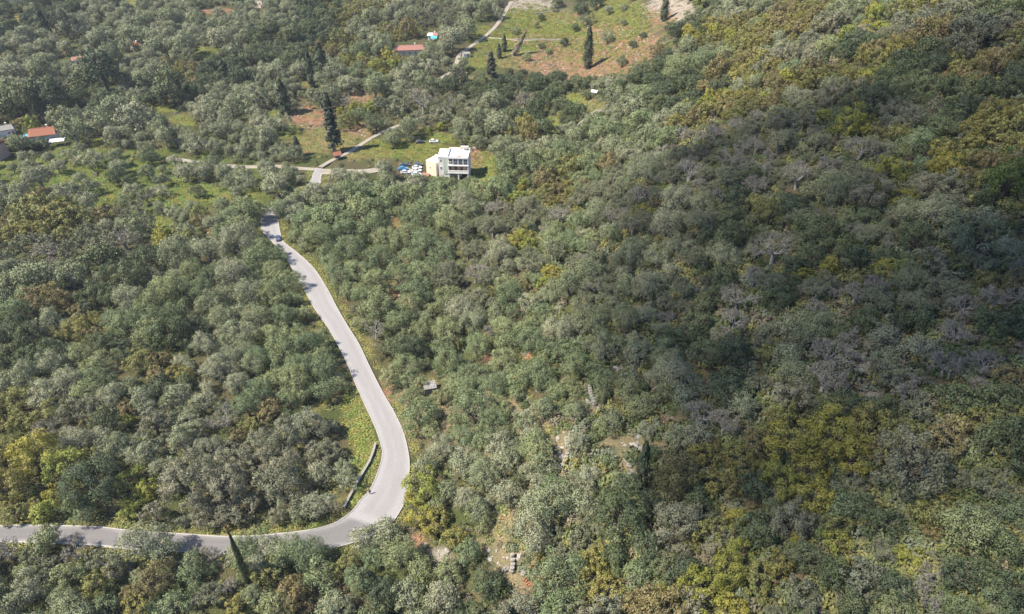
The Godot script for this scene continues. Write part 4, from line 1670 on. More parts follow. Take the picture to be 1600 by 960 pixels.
# ---------------------------------------------------------------- where things stand
const PADS := [[-22.4, -271.0, 9.0], [-45.0, -278.5, 9.0], [-61.8, -424.5, 8.0], [-50.0, -448.0, 4.0], [-224.5, -312.0, 7.0], [-235.0, -296.0, 9.0], [-179.0, -514.5, 6.0], [-254.0, -416.5, 7.0], [-27.6, -424.0, 2.5], [-22.1, -136.0, 2.2], [-40.0, -308.0, 4.0]]
const CLOUD := [[116.0, -118.0, 112.0, 125.0, 1480], [70.0, -135.0, 60.0, 80.0, 170]]
const TREES := {
	"h": [[-221.5, -373, 20.8], [-236.1, -341.9, 21], [-245.8, -335.6, 19.2], [-179.6, -357.5, 19.5], [-229.3, -367.9, 15.5], [-219.6, -301.9, 7.7], [-186.8, -355.8, 12.1], [-316.8, -454.5, 10.6], [-152.3, -405.7, 13.4], [-167.6, -399.2, 8.1], [-121.8, -454.3, 10.6], [-135.9, -438.6, 14.2], [-153, -450.6, 12.9], [-131.6, -461.9, 10.7], [-126.5, -407.6, 12.7], [-127.8, -482.8, 11.1], [-15.5, -369, 10.4], [-10.2, -362, 8.9], [-65.4, -321, 8.7], [44.8, -476.7, 12.6], [55.2, -477.8, 9.2], [64.7, -376.3, 4.4], [31.7, -427.2, 5.8], [39.6, -447.6, 5.2], [19.6, -482.2, 5.5], [31.8, -504.6, 7.9], [70.8, -384.4, 4.1], [18, -431.1, 4.7], [82.2, -353.2, 12], [71.2, -323.1, 9.5], [66.8, -317.1, 8.8], [62.5, -321.4, 7.7], [72, -267.2, 7.1], [72.4, -293.6, 9.8], [17.2, -367.8, 7.6], [34.6, -352.3, 8.6], [24.7, -324.2, 8.6], [30, -304.2, 8.2], [36.3, -327.8, 4.7], [0, -325, 10.6], [64.5, -285.9, 9.7], [105.2, -195.5, 10.3], [119.4, -244.9, 9.3], [125.7, -212.1, 8.1], [118.4, -206.9, 8.4], [111.1, -193.6, 8], [116.9, -182.8, 6.9], [122.1, -175.8, 5.9], [115, -169.8, 6.5], [103.6, -202.7, 6.9], [107.7, -166.2, 8], [127.2, -173.1, 6.4], [146.9, -219.2, 7.7], [-141.5, -197.8, 12.2], [-124.5, -187.2, 11.3], [-127, -200.8, 8.8], [-133.2, -179.8, 9.4], [-168.7, -267.7, 8.2], [-129.3, -255.7, 6.3], [7.7, -253.2, 11.2], [61.5, -169.3, 8.8], [50, -133.1, 7.6], [59.6, -154.6, 6.6], [71.4, -155.4, 9.1], [85.7, -126.2, 7.6], [69.2, -134, 6.8], [76, -128.2, 6.5], [59.7, -124.4, 8.5], [99.9, -130, 5.9], [-100.1, -155.6, 12.2], [-133.6, -150.6, 9.1], [-94.9, -159.9, 7.6], [-147.3, -158.6, 9.4], [-118.3, -153, 8.1], [-102.6, -121.4, 7.4], [-94.2, -135.7, 6.9], [-32.6, -151.7, 9.2], [-28.2, -149.7, 8], [43.1, -114.4, 8.3], [28.1, -92.8, 4.3], [43.1, -126.4, 7.4], [45.1, -105.9, 6.6], [74, -73.5, 6], [59.7, -88.2, 6.9], [64.6, -85.7, 6.2], [74.5, -83.1, 6.4], [78.7, -80.9, 6.2], [77.5, -73.1, 5.9], [87.7, -93.9, 5.5], [70.9, -107.9, 6.3], [77.4, -103, 6.1], [-94.9, -101.2, 13.2], [-55.9, -85.4, 5.4], [-4.6, -73.2, 7.7], [-25.1, -75.1, 7.5], [-46.9, -96, 5.7], [19.8, -79.4, 10.8], [23.9, -72.7, 6.3], [26.2, -68.4, 5.5], [42.7, -78.3, 5.6], [40.3, -69.7, 6.4], [18.3, -72.4, 5.7], [26.1, -80.7, 5.9], [33.5, -79.4, 5.8], [56.6, -64.7, 5.9], [68.5, -56.2, 5.3], [54.3, -54.7, 5.4], [61.8, -54.4, 5.3], [47.8, -58.9, 5.7], [65, -54.6, 4.4], [48.4, -53.6, 5.5], [66.7, -51.1, 5.1], [46.5, -62.7, 5.5]],
	"o": [[-199.5, -337.3, 16.7], [-204.3, -305.7, 14.9], [-197.8, -319.8, 14.8], [-180.5, -318.2, 17.2], [-223.3, -329.3, 12.7], [-202.5, -378.4, 14.1], [-157.3, -349.1, 11.9], [-142.7, -339.9, 13], [-134.5, -351.1, 13.3], [-276.7, -449.8, 17.6], [-238.6, -447.6, 16], [-297.9, -436.3, 14.1], [-195.5, -423.2, 15.3], [-177.1, -432, 15.6], [-174.7, -462.3, 13.2], [-227.1, -475.5, 15.1], [-208.1, -474, 12.6], [-256.3, -437.6, 14.2], [-234.5, -406.6, 14.9], [-264.6, -386.4, 15.7], [-281.3, -387.3, 14.3], [-215.3, -423.4, 13.1], [-217.3, -290.8, 4.6], [-204.9, -282.4, 6.2], [-221.9, -289.9, 3.8], [-200, -289.4, 6.9], [-57.8, -390.7, 12.3], [-47.6, -398.2, 11.7], [-62, -381, 10.6], [-51.2, -379, 10.6], [-72.8, -360.2, 14.2], [-36.9, -431.6, 17.1], [-19.2, -486.2, 12.8], [-28.3, -452.4, 16.1], [-8.6, -486.9, 8.6], [-56.1, -304.1, 10.7], [-16.9, -318.1, 12.3], [-6, -309, 13.8], [-9.7, -341.4, 12.3], [-2.8, -284.8, 10.7], [-158.4, -470, 10.8], [-96.5, -449.8, 12.1], [-81.9, -432.9, 10.9], [-131.5, -384.2, 12.8], [-97.9, -384.6, 12.1], [-88.2, -369.8, 12.5], [-90.9, -466, 14.1], [-80.7, -481.5, 12.7], [-114.3, -306.4, 13.2], [-113.7, -326.3, 11.4], [-122.5, -324.6, 12.6], [-100.2, -291.8, 8.7], [-76.5, -422.5, 11.5], [-46.7, -320.8, 7.5], [-24, -306.8, 9.6], [-16.2, -298.8, 8.8], [60.7, -456.7, 6.8], [68.9, -450.4, 5.1], [65.9, -423.6, 4.9], [54.6, -407.3, 8.8], [47.3, -451.7, 8.8], [15.9, -468.8, 4.6], [29.2, -496.3, 6.1], [2.1, -461.3, 6.2], [81.5, -326.3, 10.7], [107.6, -343.6, 10.3], [89.1, -250.5, 7], [44.7, -329.9, 9.9], [45.3, -298.9, 11.3], [50.7, -279.5, 11.2], [59.7, -253.5, 10.7], [39, -246.9, 10.7], [26.3, -268.3, 10.5], [13.6, -274.9, 9.8], [49.5, -240.2, 10.8], [34, -281.6, 9.3], [107.1, -278.2, 8.1], [130.3, -284.7, 9], [91.5, -219.2, 7.5], [-116.2, -199.4, 11.4], [-106.9, -205.2, 12.1], [-113.2, -226.6, 8.2], [-155.7, -185.7, 13.7], [-162, -183.1, 9.9], [-145.3, -187.2, 10.5], [-97.3, -208.8, 13.6], [-92.4, -188.2, 11.4], [-114.4, -240.3, 8], [-121.2, -176.2, 10.1], [-94, -173.8, 10], [-82.9, -176.8, 10.1], [-157.3, -256.9, 8.5], [-146, -258, 7.7], [-140.5, -271.7, 9.9], [-131.2, -276.1, 8.9], [-119.2, -265.6, 8.7], [-194.9, -258.3, 11.6], [-198.7, -250.1, 8.3], [-176.6, -256.9, 9.5], [-168.6, -245.2, 8.2], [-170.8, -275.6, 8.9], [-157.3, -272.3, 8], [-113.1, -254.8, 6.3], [-181.4, -251.1, 9.3], [-196, -273.9, 7.5], [-132, -236.9, 7.2], [-127.2, -243.5, 6.1], [-138.4, -224.1, 9.5], [-111.5, -262.7, 7.8], [-124, -272, 9.4], [-115.8, -268.7, 9.3], [-103.6, -268.6, 9.8], [-96.3, -267.4, 8.2], [-139.4, -276.1, 9.5], [-133, -273.4, 8.3], [-68.6, -265.1, 9.2], [-90.5, -240.2, 8.5], [-87.2, -245, 8.7], [-82.5, -257.5, 7.9], [-73.1, -266.4, 9.7], [-63.9, -263.5, 9.7], [-53.8, -269.6, 10.4], [-52.2, -257.2, 9.5], [-97.2, -256.9, 13.1], [-107.2, -276, 8.9], [-4.2, -191.4, 10.1], [-76, -242.8, 9.1], [-19, -233.9, 9.8], [44.9, -212.2, 12.8], [48.8, -180.7, 11.3], [26.7, -194, 9.4], [43.2, -168.7, 9.7], [32.2, -162.6, 8.9], [39.5, -156.4, 8.6], [53, -146.1, 8], [16.2, -158.4, 9], [34.5, -144.8, 8.2], [79.5, -154, 9.5], [88, -135.1, 8.5], [96.9, -123.8, 6.5], [95.6, -112.3, 6.1], [91.4, -121.2, 6.5], [79.5, -113.7, 7.7], [-80.5, -129.9, 6.7], [-132.6, -139.4, 8.7], [-118.9, -136.5, 7.6], [-105.4, -130.7, 7.7], [-97, -130.6, 7.4], [-86.9, -130.6, 7.4], [-87.8, -151.5, 8], [-80, -140, 8.7], [-78, -155.9, 10.4], [-73.6, -135.7, 7.5], [-81.3, -115.7, 6.9], [-95.8, -113.8, 8], [-105.7, -114.9, 7.8], [-87.7, -112.4, 7.1], [-78.6, -145.8, 7.9], [-140.2, -165.7, 7.8], [-87.2, -163.2, 9.6], [-71.5, -143.1, 8.1], [-16.5, -109.7, 7.5], [-2.9, -105.7, 7.2], [-11.2, -159, 9.3], [14.4, -110.7, 6.1], [7.4, -113.6, 6.5], [14, -101.1, 6.3], [21.7, -103.7, 5.9], [27.9, -99.7, 4.7], [35.1, -116.9, 8], [29.8, -122.3, 7.4], [21.6, -127.3, 7.7], [36.3, -104.2, 6.7], [13.3, -139.1, 8.3], [21.3, -139.5, 8.2], [28.5, -135, 7.9], [45.2, -96.6, 6.3], [33.3, -95.4, 5.9], [3, -111.7, 6.5], [55.5, -105.4, 7.2], [70.8, -101.8, 6.1], [74.6, -96.5, 7], [59.3, -114, 6.7], [-77.9, -86.7, 9.7], [-73.8, -87.8, 7.1], [-52.3, -77.4, 5.2], [-97.2, -78.4, 7.8], [-100.1, -75.7, 6.4], [-89.7, -75.6, 7.7], [-57.9, -87.2, 5.4], [-38.5, -104.1, 5.9], [-43.7, -96.5, 8.5], [-50.8, -87.3, 8.9], [-31.2, -87.5, 6.7], [-27, -89, 7.3], [-5.5, -98.3, 8.3], [-20.2, -105.1, 7.3], [-35.2, -74.2, 7], [-19.9, -74, 7], [-13.4, -72.2, 7.3], [-11.5, -103, 6.6], [-1.3, -92.7, 6.7], [-14, -96.8, 5.6], [-7.3, -89.9, 5.9], [-44.8, -105.6, 6.6], [-1.4, -101.4, 7], [7.8, -85.9, 12], [3.9, -80.3, 9.8], [13.9, -84.7, 6.5], [15.6, -92.6, 5.1], [6.8, -97.7, 6.8]],
	"y": [[-184.5, -398.4, 8.8], [-243.8, -326.5, 6.9], [-66.6, -452.3, 12.1], [-104.5, -432.9, 11.7], [-80.8, -327.9, 9.5], [-111.3, -484.3, 7.7], [104.7, -336.3, 7.2], [92.3, -330.1, 6.5], [102, -296.4, 7.5], [83.8, -281.5, 11.4], [78.4, -251.2, 8.1], [72.3, -242, 7.9], [67.9, -243.1, 7], [93.9, -255.8, 5.7], [71.2, -348.4, 8.2], [86.4, -265.4, 8.9], [82, -229.1, 7.4], [7.4, -304, 5.3], [132.5, -223, 12.4], [102.1, -237.2, 8.8], [110.8, -228.2, 4.2], [125.4, -194.4, 6.5], [127.5, -182.5, 10.1], [100.2, -170.7, 6.3], [115.3, -160.2, 8], [107.9, -152, 6.3], [102.4, -153.8, 6.7], [121.8, -163.1, 3.7], [87.4, -226.9, 5.2], [116.9, -291.4, 8.8], [125.1, -230.3, 7.1], [113.7, -147.6, 4.9], [139.1, -196.7, 6.4], [117.6, -316.6, 8.4], [-183.1, -235, 14.7], [-173.8, -232.6, 12.2], [-184.8, -226, 11], [-167.2, -229.8, 10.7], [-183.9, -219.1, 8], [-158.7, -238, 8.5], [-189.7, -247.5, 8.7], [-119.1, -229, 6.8], [-147.1, -172.8, 11.9], [16.6, -230.1, 6.2], [21.9, -241.6, 9.7], [106.6, -142.8, 5.7], [94.1, -128.5, 2.7], [100.7, -120.5, 2.6], [91.8, -118.2, 1.8], [92.5, -103.8, 5.9], [-103.7, -144.2, 9.2], [-93.9, -142.2, 5.6], [-129.6, -130.4, 10], [-124.4, -122.4, 7.4], [-66.3, -122.3, 6.5], [-68, -118.1, 5.4], [-130.3, -162.1, 8.8], [-62.6, -126.6, 7.3], [36.5, -88.5, 6.8], [42.4, -85.7, 7.1], [45.7, -87.8, 5.9], [50.8, -91, 7.2], [65.3, -80.4, 6], [69.7, -76.1, 7.2], [61.9, -78.3, 5.3], [82.1, -84, 5.3], [76, -78.4, 5.1], [-113.8, -102.6, 9], [-85.1, -79.8, 6.5], [-73.1, -80.4, 7.9], [-54.9, -75.4, 6.4], [-75.9, -75.9, 6.4], [-110.4, -95.6, 5.7], [-15.9, -89.8, 6.7], [-11.5, -84.9, 6.5], [-43.6, -77.1, 7.2], [-50, -81.8, 7.4], [-34.1, -82.4, 6.6], [31.3, -84.4, 8.8], [37.1, -81.5, 7.4], [6.3, -76.7, 4.1], [15.2, -73, 5.8], [16.4, -66.1, 6.6], [34.9, -71.7, 6.5], [38.9, -61.5, 7], [20.2, -62.7, 5.3], [11.8, -67, 4.5], [65.2, -65, 4.6], [62, -62, 3.4], [42.1, -63, 6]],
	"v": [[-232.2, -318.7, 9.9], [-236.3, -309.1, 4.9], [-87.6, -407.5, 8.9], [-68.1, -399.8, 8.8], [-80.7, -344.7, 8.6], [-34.3, -320.9, 5], [96.1, -336, 10.2], [74.1, -256, 7.3], [134.7, -268.2, 8], [126.9, -254.2, 5.5], [147, -261.7, 4.1], [96.5, -240.9, 7.2], [111.5, -213.9, 6], [93.3, -198.7, 6.9], [94.9, -185.1, 10], [-128.1, -217.5, 7.9], [5, -246.1, 5], [40.8, -190, 4.8], [62.3, -157.9, 3], [9.6, -169.3, 5.4], [4.4, -204.5, 5.7], [92.2, -154.9, 8.4], [100.2, -146.6, 8.2], [93.8, -144.2, 2.7], [71.3, -128.5, 5.7], [79.3, -121.4, 5.7], [-112.1, -108.6, 12.6], [-97.8, -123.9, 4.2], [50.7, -112.8, 3.6], [49.9, -83.8, 10.2], [55.9, -83.1, 11.1], [57.4, -78.3, 8.6], [-104.7, -96, 7.1], [-85.6, -98.4, 6], [-19.7, -91.7, 8.2], [24.5, -63, 5.3], [30.5, -61.4, 8.1], [35.3, -64.6, 7.8], [38.8, -73.9, 5.1], [34.4, -57.8, 5.9], [50.9, -63.8, 5.3], [45.6, -66.6, 2.9], [57.9, -58.8, 4.5], [50.6, -73, 7.4], [46.3, -77.6, 7.7]],
	"b": [[-242.3, -371, 15.2], [-29.9, -379.2, 16.2], [-45.3, -342, 18.1], [-58.1, -339.3, 16.1], [-34.6, -328.6, 15.7], [-99.9, -352, 14.7], [-20.9, -337.1, 12.9], [-62.9, -475.3, 15.1], [-45.7, -469.6, 15], [6.5, -343.8, 15], [61, -231.4, 9.5], [68.4, -219.2, 8.6], [75.2, -215.2, 8.4], [92.1, -170, 11.1], [79.2, -192.2, 10.6], [86.7, -184.1, 9], [-138.9, -211.6, 13.7], [-145.2, -208.7, 11.8], [-154.8, -210.5, 11.4], [-178.1, -213, 9.2], [-121, -193.5, 6.5], [-149, -241.7, 9.1], [-17.6, -211, 11.3], [-6.7, -210.6, 13], [-21.5, -181.9, 11.1], [-12, -185.4, 12], [-15.3, -200.6, 8.8], [-5.9, -227.8, 10.5], [-9.8, -171.8, 9.4], [55.7, -197.4, 11.9], [63.1, -183.1, 11.1], [30.8, -214.6, 11], [40.9, -198.1, 9.4], [17.4, -207, 10.9], [36.1, -178.6, 9.5], [52.3, -164.9, 10.5], [6.7, -212.3, 9], [13.9, -182, 11.1], [24.2, -169.7, 9.3], [46.3, -150.4, 9.3], [6, -181, 10], [25.7, -150.7, 9.2], [42.6, -138.9, 8.5], [57.3, -134.6, 7.5], [67, -171.9, 8.8], [87.9, -157.6, 8], [76.8, -168.3, 10.2], [72.4, -148.7, 7.9], [80.3, -133.9, 8.6], [91.5, -111.8, 5.4], [66.6, -122.1, 7.8], [71.7, -116.6, 8], [84.2, -107.5, 7.3], [88.6, -102, 7], [-115.8, -119, 7.9], [-40.9, -160.5, 8.4], [38.3, -98, 9.7], [41.2, -93.8, 7.5], [36.3, -128, 7.6], [50, -121.7, 8], [48.9, -101.9, 6.4], [53.2, -113.8, 6.3], [69.1, -83, 6.5], [75.9, -90.4, 6.7], [-106.4, -86, 6.2], [-101.5, -85.3, 5.4], [-92.8, -86.2, 6.7], [-87.4, -85.1, 5.9], [-67.3, -85.2, 5.9], [-63.7, -86.9, 4.9], [-60.7, -77.4, 6.5], [13.1, -77.9, 6], [42.9, -56.7, 7.2], [70.9, -66.1, 5.7], [55.3, -61, 4.8]],
	"g": [[-74, -378.2, 11.3], [56.2, -356.2, 6.5], [22.1, -418.8, 4.6], [8.7, -412.6, 6], [83.4, -302.8, 9.4], [73.9, -314.8, 8.7], [57.6, -290.8, 9.9], [50.1, -259.1, 11], [37.3, -264.4, 12.9], [55.3, -234.9, 8.3], [102.8, -163.7, 6.4], [112.9, -253.7, 7.8], [-108.7, -179.7, 11.8], [-101.9, -235, 10.9], [-107.5, -192.5, 8.6], [-94.2, -237.5, 8.5], [-84.3, -249.9, 8.8], [-28.8, -250.1, 9.3], [-38.8, -246.4, 8.7], [-20, -248.6, 7.7], [-12, -242.4, 10], [-45.5, -243.5, 10.6], [-58.3, -231.3, 13.6], [-50.5, -220.4, 11.7], [-67.2, -227, 13.4], [-69.1, -213.6, 10.6], [-56.4, -202.5, 11.1], [-78.7, -228.2, 9.7], [-33.4, -226.6, 11.5], [-26.9, -234.3, 10.3], [-3.8, -245.8, 10.6], [-30.7, -205.1, 12.4], [-35, -199.2, 8.8], [-22.7, -218.7, 12.5], [-37.1, -186, 10], [-43.5, -183.8, 9.1], [-29.5, -188.9, 10.5], [-73.3, -185.9, 8.8], [-76.5, -177.1, 9.3], [-72.3, -174.6, 7.2], [-68.5, -250.5, 11.4], [-59.6, -251.1, 10.4], [-37.1, -216.5, 8.4], [-44.6, -212, 9.2], [-46, -199.2, 9.6], [-51.1, -191.5, 9.4], [-57, -188.4, 8.4], [-31.9, -173.1, 9.2], [-24, -199.5, 9.6], [-19.8, -171.8, 9.1], [-2, -172, 8.6], [-96.7, -235.9, 8.9], [-88.4, -201.1, 11], [-81, -194, 8.6], [-99.9, -222.8, 9.5], [-106, -230.4, 8.8], [-84.1, -208.1, 6.8], [-62.2, -224.9, 9.6], [21.9, -196.4, 7.1], [20.9, -182.9, 6.8], [15.6, -260.5, 7.8], [28.9, -239.4, 9.6], [79.6, -143.3, 5.2], [-131.5, -152.4, 7.4], [-150.5, -167.6, 9.8], [-114.4, -161.3, 9.5], [-113, -138.8, 7.6], [-64.8, -148.4, 10.4], [-58.2, -151.5, 8.8], [-52.5, -142.6, 9.9], [-58.6, -137.4, 9.6], [-70.3, -157.5, 7.9], [-49.2, -134.2, 6.8], [-23.2, -122.2, 9.6], [-17.4, -141.4, 8.7], [-12.9, -130.5, 9.2], [-9.3, -119.1, 9.9], [-4.5, -127.5, 8.1], [-45.4, -163.8, 6.2], [-33.3, -140.7, 7], [-66.9, -133.2, 8.5], [-64.4, -138.9, 7], [-56.2, -156.3, 5.6], [-26.6, -160.5, 8.4], [-18.5, -155.4, 9.3], [-9.7, -146.4, 8.8], [-2.5, -137.3, 8.4], [-19.9, -149.5, 7.2], [-4.5, -114.3, 7.5], [-12.1, -112.9, 7.6], [-70.6, -146, 7.9], [-56, -132.6, 5.8], [-1.8, -151.2, 8.9], [-34.7, -164.1, 8.5], [-10.2, -136.1, 7.4], [-27, -131.6, 5.7], [-24.8, -136.6, 5.2], [-18.2, -129.2, 5.6], [-22.5, -127.9, 4.6], [6.3, -126.4, 9.1], [10.9, -118.8, 5.9], [15.7, -125, 7.7], [26.4, -113.1, 6.4], [27.7, -106, 6.7], [5.5, -101.6, 8.3], [5.1, -141.3, 8.5], [1.6, -128, 7.1], [20.3, -113.2, 4.5], [11.3, -132.9, 7.1], [-92.2, -81.2, 6.6], [-99.3, -88.1, 7.3], [-66.1, -81.9, 6.6], [-82.1, -75.3, 6.4], [-68, -75.6, 6.9], [-100.6, -82, 5.3], [-95.1, -95.8, 5.7], [-99.2, -93.8, 4.2], [-54.6, -87.1, 8.4], [-46.8, -86.8, 9.1], [-42.4, -86.2, 8], [-22.7, -82.2, 8.5], [-18.5, -79.4, 6.4], [-8.6, -81, 6.3], [-38.9, -79.9, 7.3], [-30.8, -78.3, 6.4], [-12.5, -77.7, 6.3], [-39.8, -96.1, 4.3], [-47.1, -75, 6.4], [-29, -83.5, 5.8], [8.2, -69.9, 10.2], [21.9, -67.5, 5.5], [8.9, -65, 6.6], [64.9, -59, 9.3], [54, -69.4, 6.1], [72.2, -62.2, 5.5], [64.5, -50.8, 5.1], [60.1, -50.4, 4.3], [53.1, -51.7, 5.3]],
	"l": [[135.5, -210.6, 12.4], [110, -257.1, 7], [101.1, -210.8, 9.1], [128.9, -205.3, 8.6], [88.7, -200, 8.5], [106.3, -175.4, 7.8], [121.9, -273.5, 8.8], [133.9, -247, 7.9], [99.9, -265.4, 7.3], [105.4, -183.6, 7.7], [84.5, -145.3, 9.1], [94.4, -141.5, 8.1], [95.9, -133.9, 6.9], [85.2, -116.8, 6.5], [-112.1, -125.6, 7.9], [-89.5, -120.6, 7], [-72.6, -113.4, 8.6], [-51.2, -121, 10.6], [-54.9, -115.2, 9.4], [-44.2, -113.4, 6.8], [-46, -111.1, 7.7], [-61.2, -116.1, 7.8], [61.8, -71, 11.2], [53.3, -94.6, 8.5], [-73.3, -100.6, 13.8], [-64.7, -101.1, 12.7], [-79.7, -96, 6.3], [-82.6, -82.9, 5.3], [-66.5, -95.5, 8.5], [-59.5, -97.6, 7.2], [-52, -100.7, 11.6], [-60.7, -109.6, 9.1], [-52.6, -107.7, 9], [29.4, -74.9, 10.1], [2.3, -67.5, 6.9], [16, -62.4, 6.4], [28.4, -59.5, 6.1], [34.4, -69, 5.4], [45.6, -69.3, 8.1], [51.2, -57.2, 6.7]],
	"B": [[-163.9, -206.4, 12.1], [-73, -124.3, 9.7], [63.2, -140.7, 12.8], [61.8, -102.3, 12.4], [58.8, -95.6, 10.1], [69.5, -88.7, 7.2], [80.5, -97.1, 8], [80.6, -88.2, 7.6], [72.3, -102.8, 5.4], [57.5, -52.7, 4.9], [59.4, -55.2, 4.5]],
}
const SPIRES := [["c", -298.1, -456.4, 17, 6.2], ["c", -302.6, -473.6, 5.6, 3], ["k", -279.3, -448.8, 18.3, 13.8], ["c", -270.4, -500.1, 13.9, 5.3], ["c", -110, -375.8, 19.9, 3.9], ["c", -106.7, -388.6, 18.9, 6.5], ["c", -117.6, -345.8, 17.6, 6.6], ["k", -82.7, -300.3, 28.3, 7.8], ["c", -99.3, -298, 10, 3.6], ["c", 41.3, -378.9, 22.7, 4.6], ["c", 83.2, -395.4, 14.7, 3.9], ["c", -7.7, -419.2, 8.9, 2.7], ["c", -4.7, -430.9, 10.2, 3.1], ["k", -11.6, -389.6, 14.5, 6.5], ["c", -54.1, -80.1, 18.6, 1.3], ["c", 24.6, -86.1, 14.8, 2.7], ["d", 0.4, -422.2, 17, 3.1], ["c", -165.8, -396.5, 9.4, 4.4], ["k", 102.8, -129.7, 10.7, 8.9], ["k", 30.1, -82.8, 11.6, 7.2]]
